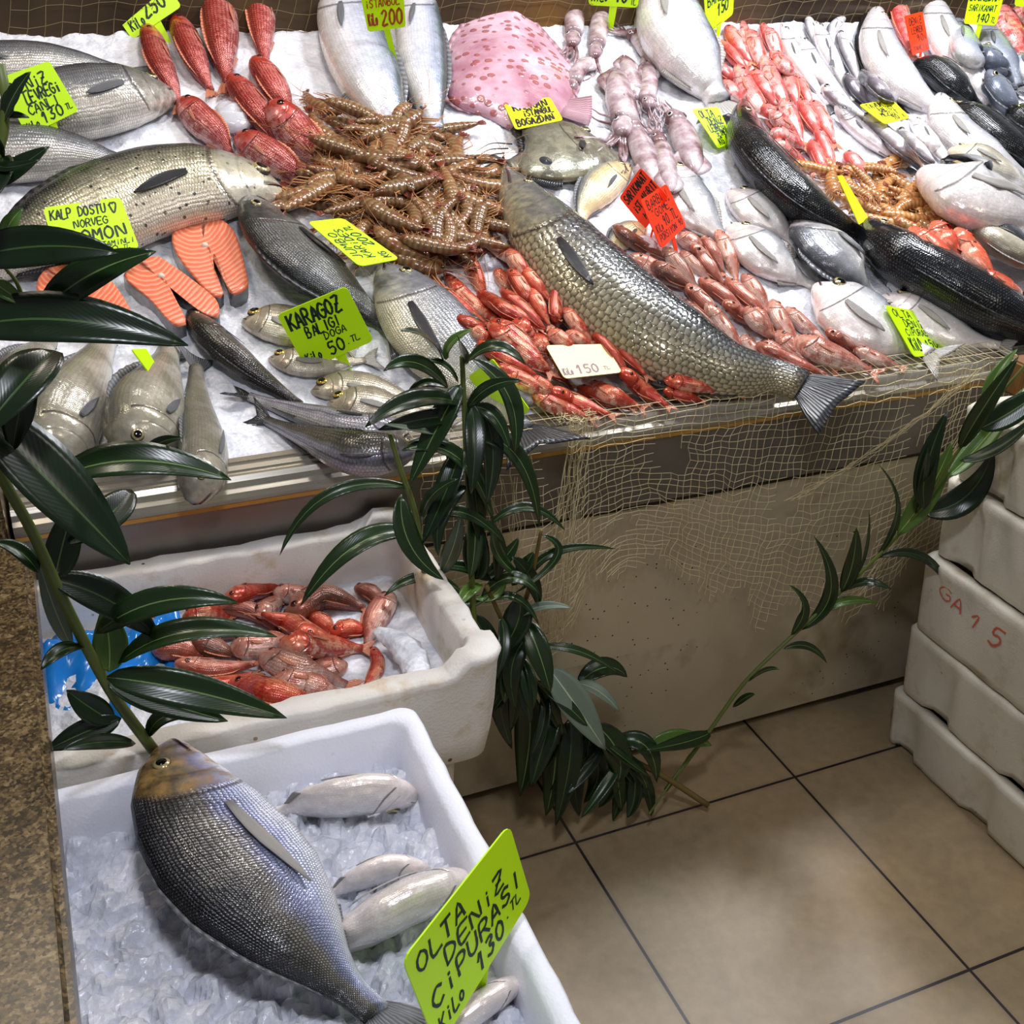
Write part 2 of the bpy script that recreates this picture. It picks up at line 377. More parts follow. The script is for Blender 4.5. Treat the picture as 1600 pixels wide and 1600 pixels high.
        MB().slab(G.transpose(1, 0, 2), N41[24], max(.0004, ww*.006)).build('anal_fin', fm, root, True, org)
    if fins:
        # pectoral fin lying against the flank
        plen = sp['pec']*Ltot; t0 = .285; n_ = 7; G = np.zeros((n_, 5, 3))
        for i in range(n_):
            f = i/(n_-1); qq = min(.98, (t0*(1-tl))+f*plen/Ltot); t_ = qq/(1-tl)
            c = np.array([np.interp(qq, ii, W[:, m_]) for m_ in range(3)]); Dq = unit(np.array([np.interp(qq, ii, D41[:, m_]) for m_ in range(3)])); Nq = unit(np.array([np.interp(qq, ii, N41[:, m_]) for m_ in range(3)]))
            hq = np.interp(t_, pr[0], pr[2])*ww; half_ = (np.interp(t_, pr[0], pr[1])*ww+hq)/2
            tq = min(half_*1.02, k*ww*.5*min(1, (half_/(ww*.5))**.8*1.05))
            wd = ww*sp.get('pecw', .055)*math.sin(math.pi*min(.97, f*.8+.16))
            for j in range(5):
                off = -.10*ww-f*.10*ww+wd*(j/4*2-1); zz = tq*math.sqrt(max(0.05, 1-(off/(hq if off < 0 else half_*1.05))**2))
                G[i, j] = c+Dq*off+Nq*(zz*1.02+ww*.012+ww*.03*f)
        MB().slab(G, N41[14], max(.0004, ww*.006)).build('pectoral_fin', sp.get('pecmat', fm), root, True, org)
    if eye:
        er = sp['eye']*ww*1.15; t_ = sp.get('eyet', .10); qq = t_*(1-tl)
        c = np.array([np.interp(qq, ii, W[:, m_]) for m_ in range(3)]); Dq = unit(np.array([np.interp(qq, ii, D41[:, m_]) for m_ in range(3)])); Nq = unit(np.array([np.interp(qq, ii, N41[:, m_]) for m_ in range(3)])); Tq = unit(np.cross(Dq, Nq))
        h0 = np.interp(t_, pr[0], pr[1])*ww; half_ = (h0+np.interp(t_, pr[0], pr[2])*ww)/2
        tq = min(half_*1.02, k*ww*.5*min(1, (half_/(ww*.5))**.8*1.05))
        off = h0*sp.get('eyeo', .42)
        for sgn in ((1,) if detail == 0 or abs(roll) < 8 else (1, -1)):
            z = tq*math.sqrt(max(0, 1-(off/h0)**2))
            nn = unit(Nq*sgn*z/(tq*tq+1e-9)+Dq*off/(h0*h0)); p = c+Dq*off+Nq*sgn*z-nn*er*.12
            o = link('eye', EYE(er), EYEM(kind), root)
            zq = Vector(nn).to_track_quat('Z', 'Y'); o.location = p-org; o.rotation_euler = zq.to_euler()
    if detail == 2:
        q_ = []
        for f in np.linspace(0, 1, 7):
            t_ = .004+.07*f; qq = t_*(1-tl); c = np.array([np.interp(qq, ii, W[:, m_]) for m_ in range(3)]); Dq = unit(np.array([np.interp(qq, ii, D41[:, m_]) for m_ in range(3)])); Nq = unit(np.array([np.interp(qq, ii, N41[:, m_]) for m_ in range(3)]))
            hq = np.interp(t_, pr[0], pr[2])*ww; half_ = (np.interp(t_, pr[0], pr[1])*ww+hq)/2; tq = min(half_*1.02, k*ww*.5*min(1, (half_/(ww*.5))**.8*1.05)); off = -hq*(.1+.35*f)
            q_.append(c+Dq*off+Nq*tq*math.sqrt(max(0, 1-(off/hq)**2))*.99)
        MB().tube(q_, [ww*.004]+[ww*.011]*5+[ww*.003], 6).build('mouth', MOUTH, root, True, org)
    # remember where it lies
    if lift is None:
        for i in range(41):
            e = ext[i]; D0 = sg*unit(np.cross(bed.n, T41[i])); nseg = max(1, int(Ltot/40/bed.res)+1); nx = W[min(i+1, 40)]
            for a_ in range(nseg):
                base = W[i]+(nx-W[i])*a_/nseg
                for f in np.arange(-1, 1.01, max(.05, bed.res*.8/max(wid[i], 1e-3))):
                    bed.stamp(base+D0*wid[i]*f, L[i]+e*math.sqrt(max(0, 1-f*f)))
    root['_px'] = (float(P2[18][0]), float(P2[18][1]))
    return root
MOUTH = plain('mouth', '#3a1c1c', .25)
_eyes = {}
def EYE(r):
    k = round(r*2000)
    if k not in _eyes: _eyes[k] = eye_mesh(max(.0012, k/2000))
    return _eyes[k].copy()
_eyem = {}
def EYEM(kind):
    c = SP[kind].get('iris', '#b8a878')
    if c not in _eyem: _eyem[c] = [plain('pupil', '#07080c', .08), plain('iris', c, .15, .4), plain('eye_rim', '#39332f', .3)]
    return _eyem[c]
# ---------------------------------------------------------------- felt-pen lettering: strokes on a 4 x 6 grid
GL = {'A': '0,0 2,6 4,0;1,2 3,2', 'B': '0,0 0,6 2,6 3,5 2,3.3 0,3.1;2,3.3 3.6,1.8 2.6,0 0,0', 'C': '4,5 2,6 0,4 0,2 2,0 4,1', 'D': '0,0 0,6 2.4,5.4 4,3 2.4,.6 0,0', 'E': '4,6 0,6 0,0 4,0;0,3 3,3', 'F': '4,6 0,6 0,0;0,3 3,3', 'G': '4,5 2,6 0,4 0,2 2,0 4,1 4,3 2.4,3', 'H': '0,0 0,6;4,0 4,6;0,3 4,3', 'I': '2,0 2,6', 'J': '3,6 3,1.5 2,0 .6,.8', 'K': '0,0 0,6;4,6 0,2.6;1,3.4 4,0', 'L': '0,6 0,0 4,0', 'M': '0,0 .4,6 2,2.4 3.6,6 4,0', 'N': '0,0 0,6 4,0 4,6', 'O': '2,6 .3,4.5 .2,1.7 2,0 3.8,1.7 3.7,4.5 2,6', 'P': '0,0 0,6 2.8,6 3.6,4.6 2.6,3 0,2.8', 'R': '0,0 0,6 2.8,6 3.6,4.6 2.6,3.2 0,3;1.6,3 4,0', 'S': '3.8,5.2 2,6 .4,4.8 1.2,3.4 3,2.8 3.8,1.4 2,0 .2,.9', 'T': '0,6 4,6;2,6 2,0', 'U': '0,6 .2,1.4 2,0 3.8,1.4 4,6', 'V': '0,6 2,0 4,6', 'X': '0,0 4,6;0,6 4,0', 'Y': '0,6 2,3.2 4,6;2,3.2 2,0', 'Z': '0,6 4,6 0,0 4,0;1,3 3,3', '0': '2,6 .4,4.6 .3,1.5 2,0 3.7,1.5 3.6,4.6 2,6', '1': '.8,3.8 2.4,6 2.2,0', '2': '.4,4.8 2,6 3.6,4.6 .3,0 4,.3', '3': '.4,5.6 2.4,6 3.4,4.8 1.6,3.3 3.6,2 2.2,0 .2,.7', '4': '2.6,0 2.8,6 0,2 4,2', '5': '3.6,6 .8,6 .6,3.5 2.6,3.7 3.7,2 2.2,0 .3,.6', '6': '3.2,6 .8,3.6 .4,1.4 2,0 3.6,1.4 2.2,3.2 .6,2', '7': '.3,6 3.8,6 1.6,0', '9': '3.4,4.6 2,6 .5,4.6 1.6,3.2 3.4,4.4 2.6,0', '-': '.6,3 3.4,3', '.': '1.6,.2 2.2,.2', '"': '1,6.4 1.2,5;2.4,6.4 2.6,5', '/': '.4,0 3.6,6', 'o': '2,3.6 .6,2.6 .8,.8 2,0 3.2,.8 3.4,2.6 2,3.6', 'i': '2,0 2,3.4;2,4.8 2,5.2', 'h': '0,4.6 1.4,6 2,5 2.6,6 4,4.6 2,0 0,4.6', '_': '0,0 4,0', 'i2': ''}
def writing(q, lines, col, parent, org, lift, wid=.045):
    """q: corners tl,tr,br,bl (3D); lines: (text, x0, x1, ytop, ybot) in card fractions; ink sits on the card"""
    tl, tr, br, bl = [np.asarray(p, float) for p in q]
    def pt(u, v): return (tl*(1-u)+tr*u)*(1-v)+(bl*(1-u)+br*u)*v
    nrm = unit(np.cross(tr-tl, bl-tl)); 
    if nrm@(CAM-tl) < 0: nrm = -nrm
    H_ = np.linalg.norm(bl-tl); mb = MB()
    for (txt, x0, x1, y0, y1, *rest) in lines:
        y0, y1 = y0+.09*(y1-y0), y1-.07*(y1-y0); dw = (x1-x0)/max(1, len(txt)); sl = rest[0] if rest else 0.0; wd = H_*(y1-y0)*.075*(wid/.05)**.5
        for k, ch in enumerate(txt):
            if ch == ' ' or ch not in GL: continue
            jx, jy = (random.random()-.5)*.12*dw, (random.random()-.5)*.05*(y1-y0)
            for st in GL[ch].split(';'):
                P = [tuple(map(float, p.split(','))) for p in st.split()]
                if len(P) > 2: P = spline(P, len(P)*3)
                W = []
                for gx, gy in P:
                    u = x0+dw*(k+.12+gx/4*.72)+jx+.015*(gy/6)*1; v = y1-(y1-y0)*gy/6+jy+sl*(u-x0)
                    W.append(pt(u, v)+nrm*lift)
                W = np.array(W); T = unit(np.gradient(W, axis=0)); S_ = np.cross(nrm, T)
                ws = np.array([wd*(.8+.4*random.random()) for _ in W])[:, None]
                W[0] -= T[0]*wd*.6; W[-1] += T[-1]*wd*.6
                G = np.stack([W-S_*ws, W+S_*ws], 1); mb.slab(G, nrm, .00012)
    return mb.build('writing', col, parent, False, org)
# ---------------------------------------------------------------- setting: floor tiles, back wall
def tile_mat():
    m, nt, b = new_mat('floor_tile'); n = N(nt); o = n.coord('Object')
    sp = n.node('ShaderNodeSeparateXYZ'); n.link(o, sp.inputs[0])
    def g(s, off, sz):
        f = n.m('FRACT', n.m('DIVIDE', n.m('SUBTRACT', s, off-40*sz), sz)); d = n.m('MINIMUM', f, n.m('SUBTRACT', 1.0, f)); return n.m('MULTIPLY', d, sz)
    d = n.m('MINIMUM', g(sp.outputs[0], .7195, .4725), g(sp.outputs[1], 1.285, .475))
    gr = n.m('LESS_THAN', d, .0026)
    a = n.noise(o, 3.2, 6, .6); c = n.noise(o, 40, 5, .6)
    col = n.ramp(a, [(.3, srgb('#7d7057')), (.5, srgb('#8f7c5f')), (.7, srgb('#a08661'))])
    col = n.mix(.35, col, n.ramp(c, [(.3, srgb('#7a6d55')), (.7, srgb('#a59371'))]))
    rim = n.m('SUBTRACT', 1.0, n.m('MULTIPLY', d, 90), clamp=True)
    col = n.mix(n.m('MULTIPLY', n.m('MULTIPLY', rim, .5), n.noise(o, 20, 3)), col, srgb('#4a4336'))
    n.link(n.mix(gr, col, srgb('#1c1417')), b.inputs['Base Color']); b.inputs['Roughness'].default_value = .42
    n.bump(n.m('ADD', n.m('MULTIPLY', gr, -1), n.m('MULTIPLY', c, .12)), b, .5, .002); return m
mb = MB(); mb.grid(np.array([[(x, y, 0) for y in np.linspace(-1.5, 3.4, 12)] for x in np.linspace(-1.8, 4.4, 14)])); 
fl = mb.build('floor', tile_mat(), None, False); fl['kind'] = 'structure'
def steel_mat(name, c1, c2, rough=.32, grad=None):
    m, nt, b = new_mat(name); n = N(nt); o = n.coord('Object')
    st = n.noise(n.vscale(o, (1, 1, 60)), 8, 3); big = n.noise(o, 3, 3)
    col = n.mix(big, srgb(c1), srgb(c2)); n.link(col, b.inputs['Base Color']); b.inputs['Metallic'].default_value = .75
    n.link(n.m('ADD', rough-.05, n.m('MULTIPLY', st, .12)), b.inputs['Roughness']); n.bump(st, b, .08, .001); return m
def wall_mat():
    m, nt, b = new_mat('back_wall'); n = N(nt); o = n.coord('Object')
    col = n.ramp(n.noise(n.vscale(o, (1, 1, .6)), 2.2, 3), [(.32, srgb('#33281d')), (.5, srgb('#5a4a38')), (.68, srgb('#8a6434'))])
    n.link(col, b.inputs['Base Color']); b.inputs['Roughness'].default_value = .35; b.inputs['Metallic'].default_value = .5; return m
YB = 2.62
wb = MB().box((-1.6, YB+.05, 0), (4.4, YB+.15, 2.9)).build('wall_back', wall_mat(), None, False); wb['kind'] = 'structure'
# ---------------------------------------------------------------- display counter
YF = 1.425; TH = math.atan(.4)
M_steel = steel_mat('brushed_steel', '#8d8780', '#6f6962', .36); M_rail = steel_mat('rail_steel', '#cfcabd', '#a8a294', .28)
M_gold = plain('amber_film', '#b98a3c', .35, .3); M_dark = plain('dark_gap', '#0d0b0b', .7)
def panel_mat():
    m, nt, b = new_mat('counter_panel'); n = N(nt); o = n.coord('Object')
    base = n.ramp(n.noise(o, 2.5, 3), [(.35, srgb('#b5a98f')), (.65, srgb('#c9bca0'))])
    spk = n.voro(o, 60); mk = n.m('LESS_THAN', spk, .10); msk = n.ramp(n.noise(o, 4, 2), [(.48, (0, 0, 0)), (.6, (1, 1, 1))])
    sm = n.ramp(n.noise(n.vscale(o, (1.2, 1, 1)), 5, 4, .6), [(.56, (0, 0, 0)), (.75, (1, 1, 1))])
    sp = n.node('ShaderNodeSeparateXYZ'); n.link(o, sp.inputs[0]); low = n.m('LESS_THAN', sp.outputs[2], .27)
    col = n.mix(n.m('MULTIPLY', mk, msk), base, srgb('#3a2c1e')); col = n.mix(n.m('MULTIPLY', n.m('MULTIPLY', sm, low), .6), col, srgb('#3d3838'))  # dark patches below the band line paint the floor's reflection into the panel colour
    n.link(col, b.inputs['Base Color']); b.inputs['Roughness'].default_value = .25; b.inputs['Metallic'].default_value = .3
    wv = n.m('MULTIPLY', n.m('SINE', n.m('MULTIPLY', sp.outputs[0], 1400)), n.m('SINE', n.m('MULTIPLY', sp.outputs[2], 1400))); n.bump(wv, b, .12, .0006); return m
ctr = empty('display_counter', (1.3, 1.9, 0)); tag(ctr, 'long stainless steel fish counter under the sloping bed of ice', 'counter')
CO = np.array(ctr.location)
X0, X1 = -.085, 3.6
MB().box((X0, YF+.012, .03), (1.60, YF+.035, .578)).build('front_panel', panel_mat(), ctr, False, CO)
MB().box((1.60, YF+.03, .03), (X1, YF+.06, .578)).build('side_panel', M_steel, ctr, False, CO)
MB().box((X0, YF+.09, 0), (X1, YF+.12, .05)).build('kick_board', M_dark, ctr, False, CO)
m_ = MB(); m_.box((X0, YF, .592), (X1, YF+.03, .728)); m_.build('fascia', M_steel, ctr, False, CO)
MB().box((X0, YF+.03, .575), (X1, YF+.05, .60)).build('seam', M_dark, ctr, False, CO)
# rail: ribbed extrusion along the front edge
prof = [(-.006, .722), (-.010, .730), (-.008, .738), (0, .742), (.002, .750), (.008, .756), (.014, .756), (.016, .752), (.020, .752), (.022, .758), (.032, .760), (.034, .755), (.038, .755), (.040, .762), (.052, .763), (.056, .756), (.06, .72), (0, .715)]
V = []; k = len(prof)
for x in (X0, X1): V += [(x, YF+p[0], p[1]) for p in prof]
MB().add(V, [(i, (i+1) % k, (i+1) % k+k, i+k) for i in range(k)]+[tuple(range(k))[::-1], tuple(range(k, 2*k))]).build('rail', M_rail, ctr, False, CO)
MB().box((X0, YF-.004, .7135), (X1, YF+.002, .7225)).build('rail_strip', M_gold, ctr, False, CO)
MB().box((X0, YF+.055, .60), (X1, YB+.02, .70)).build('basin', M_steel, ctr, False, CO)
wallh = 1.62
mm = MB(); mm.box((X0-.02, YB, .7), (X1, YB+.02, wallh)); mm.build('backsplash', wall_mat(), ctr, False, CO)
# ---------------------------------------------------------------- ice
def ice_mat(name, tint='#eef0f8', rough=.35):
    m, nt, b = new_mat(name); n = N(nt); o = n.coord('Object')
    v = n.voro(o, 130); v2 = n.voro(o, 55, 'SMOOTH_F1'); ns = n.noise(o, 30, 5, .7)
    col = n.ramp(ns, [(.3, srgb('#cfd3dc')), (.6, srgb(tint))]); n.link(col, b.inputs['Base Color'])
    b.inputs['Roughness'].default_value = rough; b.inputs['Subsurface Weight'].default_value = .25; b.inputs['Subsurface Radius'].default_value = (.01, .012, .015); b.inputs['Subsurface Scale'].default_value = .6
    h = n.m('ADD', n.m('MULTIPLY', v, .5), n.m('ADD', n.m('MULTIPLY', v2, .8), ns)); n.bump(h, b, .75, .004); return m
M_ice = ice_mat('crushed_ice')
def base_h(a, b):
    # in front of the ice edge things rest on the rail
    zpl = .735+b*math.sin(TH); h = np.maximum(0, (.765-zpl)/math.cos(TH)); return np.where(b < .085, h, 0)
bed = Bed((0, YF+.03, .735), TH, -.5, 3.5, -.2, 1.34, base_h)
def fbm(x, y, z=0, o=4): return noise.fractal(Vector((x, y, z)), 1.0, 2.0, o)
def ice_h(a, b):
    edge = min(1, max(0, (b-.035)/.10))
    return (.010*fbm(a*7, b*7, 3)+.005*noise.noise(Vector((a*45, b*45, 1)))+.004*abs(noise.noise(Vector((a*110, b*110, 5)))))*edge
xa = np.arange(X0+.005, 3.35, .0085); ba = np.concatenate([np.arange(.035, 1.30, .0085)])
G = np.zeros((len(xa), len(ba), 3))
for i, a in enumerate(xa):
    for j, b in enumerate(ba): G[i, j] = bed.O+bed.e1*a+bed.e2*b+bed.n*(ice_h(a, b)-.004+max(0, .02-(b-.03)*.5)*.6)
mb = MB(); mb.grid(G)
ring = [(i, 0) for i in range(len(xa))]
ic = mb.build('crushed_ice', M_ice, None, True); tag(ic, 'sloping bed of white crushed ice filling the counter', 'ice', kind='stuff')
# ---------------------------------------------------------------- granite
def granite_mat():
    m, nt, b = new_mat('granite'); n = N(nt); o = n.coord('Object')
    v = n.voro(o, 330, out=1); bw = n.node('ShaderNodeRGBToBW'); n.link(v, bw.inputs[0])
    f = n.m('ADD', n.m('MULTIPLY', bw.outputs[0], .35), n.m('MULTIPLY', n.noise(o, 60, 6, .75), .7))
    col = n.ramp(f, [(.3, srgb('#15110c')), (.46, srgb('#3a2e1d')), (.6, srgb('#6b5838')), (.78, srgb('#9a8766'))]); n.link(col, b.inputs['Base Color']); b.inputs['Roughness'].default_value = .3; return m
M_gr = granite_mat()
def rbox(name, a, b, mat, bev=.006, parent=None, org=None):
    me = bpy.data.meshes.new(name); bm = bmesh.new(); bmesh.ops.create_cube(bm, size=1)
    for v in bm.verts:
        for k in range(3): v.co[k] = (a[k]+b[k])/2+v.co[k]*(b[k]-a[k])-(org[k] if org is not None else 0)
    bmesh.ops.bevel(bm, geom=bm.edges[:], offset=bev, segments=3, affect='EDGES'); bm.to_mesh(me); bm.free()
    return link(name, me, mat, parent)
o = rbox('granite_ledge', (-.62, .05, .69), (-.066, 1.37, .745), M_gr, .008); tag(o, 'brown speckled granite ledge running along the left of the foam boxes', 'ledge')
rbox('plinth', (-.60, .08, 0), (-.37, 1.36, .69), M_gr, .004, o)
o = rbox('granite_pillar', (-.62, 1.38, 0), (-.09, 1.66, .86), M_gr, .006); tag(o, 'upright granite block at the left end of the steel counter', 'pillar')
# ---------------------------------------------------------------- foam boxes
def foam_mat(name, c1, c2, stain, amt=.5):
    m, nt, b = new_mat(name); n = N(nt); o = n.coord('Object')
    col = n.mix(n.noise(o, 9, 4, .6), srgb(c1), srgb(c2))
    mk = n.ramp(n.noise(o, 14, 5, .65), [(.55, (0, 0, 0)), (.72, (1, 1, 1))]); col = n.mix(n.m('MULTIPLY', mk, amt), col, srgb(stain))
    mk = n.m('MULTIPLY', n.m('LESS_THAN', n.voro(o, 24), .07), n.ramp(n.noise(o, 5, 2), [(.5, (0, 0, 0)), (.6, (1, 1, 1))])); col = n.mix(n.m('MULTIPLY', mk, amt*1.4, clamp=True), col, srgb('#7a5530'))
    n.link(col, b.inputs['Base Color']); b.inputs['Roughness'].default_value = .55; b.inputs['Subsurface Weight'].default_value = .15; b.inputs['Subsurface Radius'].default_value = (.01, .01, .01); b.inputs['Subsurface Scale'].default_value = .5
    n.bump(n.m('ADD', n.voro(o, 280), n.m('MULTIPLY', n.noise(o, 60, 3), 1.5)), b, .25, .0012); return m
def rrect(x0, y0, x1, y1, r, k=6, wob=None):
    P = []
    for cx, cy, a0 in ((x1-r, y1-r, 0), (x0+r, y1-r, 90), (x0+r, y0+r, 180), (x1-r, y0+r, 270)):
        for i in range(k+1):
            a = math.radians(a0+90*i/k); P.append((cx+r*math.cos(a), cy+r*math.sin(a)))
    out = []
    for p, q in zip(P, P[1:]+P[:1]):
        d = math.dist(p, q); m = max(1, int(d/.018))
        for i in range(m): t = i/m; out.append((p[0]+(q[0]-p[0])*t, p[1]+(q[1]-p[1])*t))
    return out
def scaled(P, c, fx, fy): return [(c[0]+(x-c[0])*fx, c[1]+(y-c[1])*fy) for x, y in P]
def foam_box(name, x0, y0, x1, y1, z0, z1, wall, mat, r=.03, draft=.015, rim=0.0, lugs=(), rot=0, floor_t=.025, noi=.0012, label='', group=None):
    c = ((x0+x1)/2, (y0+y1)/2); W, D = x1-x0, y1-y0
    O = rrect(x0, y0, x1, y1, r); n_ = len(O)
    I = scaled(O, c, (W-2*wall)/W, (D-2*wall)/D)
    def ins(P, d): return scaled(P, c, (W-2*d)/W, (D-2*d)/D)
    levels = [(ins(O, draft+.008), z0), (ins(O, draft), z0+.008)]+[(ins(O, draft*(1-t)), z0+(z1-z0)*t) for t in (.3, .6, .85)]+[(ins(O, .001), z1-.012), (O, z1-.004), (ins(O, .004), z1), (ins(I, -.005), z1), (I, z1-.005)]
    Id = [scaled(I, c, 1-.02*t/W*1.0, 1-.02*t/D) for t in (.4, .8, 1)]
    levels += [(Id[0], z1-.04), (Id[1], z0+floor_t+.02), (Id[2], z0+floor_t)]
    V = []; Fc = []
    for li, (P, z) in enumerate(levels):
        for (x, y) in P:
            top = 3 < li < 11
            q = Vector((x*30, y*30, z*30)); dz = 0
            if top:
                for (lx, ly, lr, lh) in lugs:
                    dd = max(abs(x-lx)/lr[0], abs(y-ly)/lr[1])
                    if dd < 1: dz = max(dz, lh*min(1, (1-dd)*5))
            nn = noise.noise_vector(q)*noi*(2.2 if top else .7)
            V.append((x+nn.x, y+nn.y, z+nn.z*.8+dz-(.003*max(0, noise.noise(q*1.3+Vector((3, 1, 0))))) if top else z+nn.z*.5+dz))
    for li in range(len(levels)-1):
        for j in range(n_): Fc.append((li*n_+j, li*n_+(j+1) % n_, (li+1)*n_+(j+1) % n_, (li+1)*n_+j))
    Fc.append(tuple(range(n_))[::-1]); Fc.append(tuple((len(levels)-1)*n_+j for j in range(n_)))
    org = (c[0], c[1], z0); o = link(name, mesh(name, V, Fc, None, True, None, org), mat); o.location = org
    tag(o, label, 'foam box', group); return o
M_foamA = foam_mat('clean_foam', '#f2f3fa', '#e6e8f4', '#e8e4dc', .2); M_foamB = foam_mat('stained_foam', '#e9e7e4', '#dcd4c4', '#bf9f5e', .75); M_foamC = foam_mat('old_foam', '#dad6c8', '#cdc6b2', '#a89a78', .5)
foam_box('foam_box', -.30, 1.012, .452, 1.415, .506, .66, .034, M_foamB, .03, .012, lugs=[(.43, 1.03, (.045, .055), .018), (.43, 1.40, (.05, .06), .020)], label='stained white foam box of ice and pink fish, behind the cleaner box', floor_t=.03, noi=.0022)
foam_box('foam_box', -.34, .42, .322, .992, .49, .655, .024, M_foamA, .02, .012, label='clean white foam box in front, holding ice and sea bream', floor_t=.03)
foam_box('foam_box', -.30, 1.03, .40, 1.39, .0, .505, .03, M_foamC, .03, .02, label='tall foam box standing on the floor under the stained box', floor_t=.03)
foam_box('foam_box', -.34, .46, .28, .97, .0, .489, .03, M_foamC, .03, .02, label='tall foam box standing on the floor under the clean front box', floor_t=.03)
# crates on the right: stacked, with ribs and scalloped lower rims
def crate(x0, y0, x1, y1, z0, z1, ph, label, mat):
    O = rrect(x0, y0, x1, y1, .022); c = ((x0+x1)/2, (y0+y1)/2); n_ = len(O); V = []; Fc = []
    zs = [0, .03, .12, .35, .62, .88, .96, 1]
    def out(x, y, t, s_):
        # vertical ribs: coordinate along the wall
        rib = 0
        p = y if abs(x-x0) < .03 or abs(x-x1) < .03 else x
        q = (p+ph) % .20
        if .05 < q < .115 and not (.26 < z0 < .30 and .86 < y < 1.2 and abs(x-x0) < .03): rib = -.014*min(1, (q-.05)/.012, (.115-q)/.012)*(1 if t < .82 else .2)
        d = rib-(.006 if t < .02 else 0)-(.005 if t > .98 else 0)-.010*(1-t)
        dx, dy = x-c[0], y-c[1]; L_ = math.hypot(dx/(x1-x0), dy/(y1-y0)); 
        nx_, ny_ = (0, 0)
        if abs(x-x0) < .024: nx_ = -1
        if abs(x-x1) < .024: nx_ = 1
        if abs(y-y0) < .024: ny_ = -1
        if abs(y-y1) < .024: ny_ = 1
        return x+nx_*d, y+ny_*d
    for t in zs:
        for x, y in O:
            xx, yy = out(x, y, t, 0); z = z0+(z1-z0)*t
            p = y if abs(x-x0) < .03 else x; q = (p+ph) % .20
            if t < .02 and .06 < q < .105: z += .018
            nn = noise.noise_vector(Vector((xx*25, yy*25, z*25)))*.0022; V.append((xx+nn.x, yy+nn.y, z+nn.z*(1.2 if t > .9 or t < .1 else .3)))
    I = scaled(O, c, (x1-x0-.05)/(x1-x0), (y1-y0-.05)/(y1-y0))
    for z in (z1, z1-.004, z0+.03):
        for x, y in I: V.append((x, y, z))
    nl = len(zs)+3
    for li in range(nl-1):
        for j in range(n_): Fc.append((li*n_+j, li*n_+(j+1) % n_, (li+1)*n_+(j+1) % n_, (li+1)*n_+j))
    Fc.append(tuple(range(n_))[::-1]); Fc.append(tuple((nl-1)*n_+j for j in range(n_)))
    org = (c[0], c[1], z0); o = link('foam_box', mesh('foam_box', V, Fc, None, True, None, org), mat); o.location = org
    tag(o, label, 'foam box', 'foam boxes stacked at the right'); return o
cz = [0, .128, .280, .443, .600, .742]
names = ['grimy foam box on the floor, lowest of the right-hand stack', 'foam box second from the floor in the right-hand stack', 'foam box marked in red pen, in the middle of the right-hand stack', 'foam box just above the one with red writing', 'foam box on top of the right-hand stack, tucked behind the oleander']
crs = []
for i in range(5):
    dx = [.0, .002, -.004, .003, .004][i]
    crs.append(crate(1.424+dx, .66 if i < 4 else 1.13, 1.86, 1.325, cz[i]+.0008, cz[i+1]-.0008, [.02, .075, .13, .04, .06][i], names[i], M_foamC))
crs.append(crate(1.50, .66, 1.93, 1.115, cz[4]+.0008, .72, .1, 'foam box on top of the right-hand stack, nearest the viewer', M_foamC))
# ---------------------------------------------------------------- species
G1 = fin_mat('grey_fin', '#55565a', '#8f9196'); G2 = fin_mat('dark_fin', '#141517', '#4b4d52'); G3 = fin_mat('pink_fin', '#c4694a', '#e0a487'); G4 = fin_mat('pale_fin', '#8f8b86', '#c4c0ba')
def sp_(key, name, prof, mat, fin, tail, eye, dorsal=(.32, .82, .10), pec=.16, **k): SP[key] = dict(name=name, prof=prof, mat=mat, fin=fin, tail=tail, eye=eye, dorsal=dorsal, pec=pec, **k)
sp_('bass', 'sea_bass', 'bass', fish_mat('sea_bass_skin', [(0, '#1b1d21'), (.3, '#43464b'), (.5, '#85878a'), (.7, '#c9c4ba'), (1, '#eae3d8')], '#6b6554', 90, 22, .6), G1, (.15, .95, .35), .075, eyet=.11)
sp_('bass_white', 'sea_bass', 'bass', fish_mat('white_bass_skin', [(0, '#1d2026'), (.16, '#4b505c'), (.30, '#b9bcc6'), (.5, '#f3f1f2'), (1, '#f8efec')], '#efe2df', 90, 22, .3, gill=.26), G4, (.15, .95, .35), .07, eyet=.11)
sp_('bass_dark', 'sea_bass', 'bass', fish_mat('dark_bass_skin', [(0, '#0a0b0d'), (.35, '#1d2022'), (.52, '#4d5254'), (.66, '#a3a6a8'), (.8, '#cfc9b2'), (1, '#e6e0cf')], '#15171f', 110, 26, .55, rough=.14), G2, (.15, .95, .35), .06, eyet=.11)
sp_('trio', 'sea_bass', 'blunt', fish_mat('pale_bass_skin', [(0, '#5b5a52'), (.25, '#8d8a7c'), (.45, '#b7b09f'), (.65, '#dcd5c8'), (1, '#f0ebe4')], '#a8a28c', 90, 22, .3, rough=.2, gill=.25, mott=('#6f6d52', 9, .5, .55)), G1, (.13, 1.1, .3), .07, eyet=.13, eyeo=.42)
sp_('salmon', 'salmon', 'salmon', fish_mat('salmon_skin', [(0, '#141619'), (.27, '#26292a'), (.42, '#8d8a74'), (.55, '#d8cfb0'), (.8, '#eadfca'), (1, '#f1e8dc')], '#a9a79c', 120, 26, .7, spots=('#15151a', 60, .16), rough=.2, gill=.22), G2, (.12, 1.0, .2), .09, eyet=.075)
sp_('bream', 'gilt_head_bream', 'bream', fish_mat('bream_skin', [(0, '#33353b'), (.2, '#63666c'), (.4, '#a3a5a9'), (.6, '#dedbd8'), (1, '#f6efe9')], '#d9cfcc', 80, 26, .25, gill=.27), G1, (.16, .9, .45), .085, pec=.26, pecw=.07, eyet=.11)
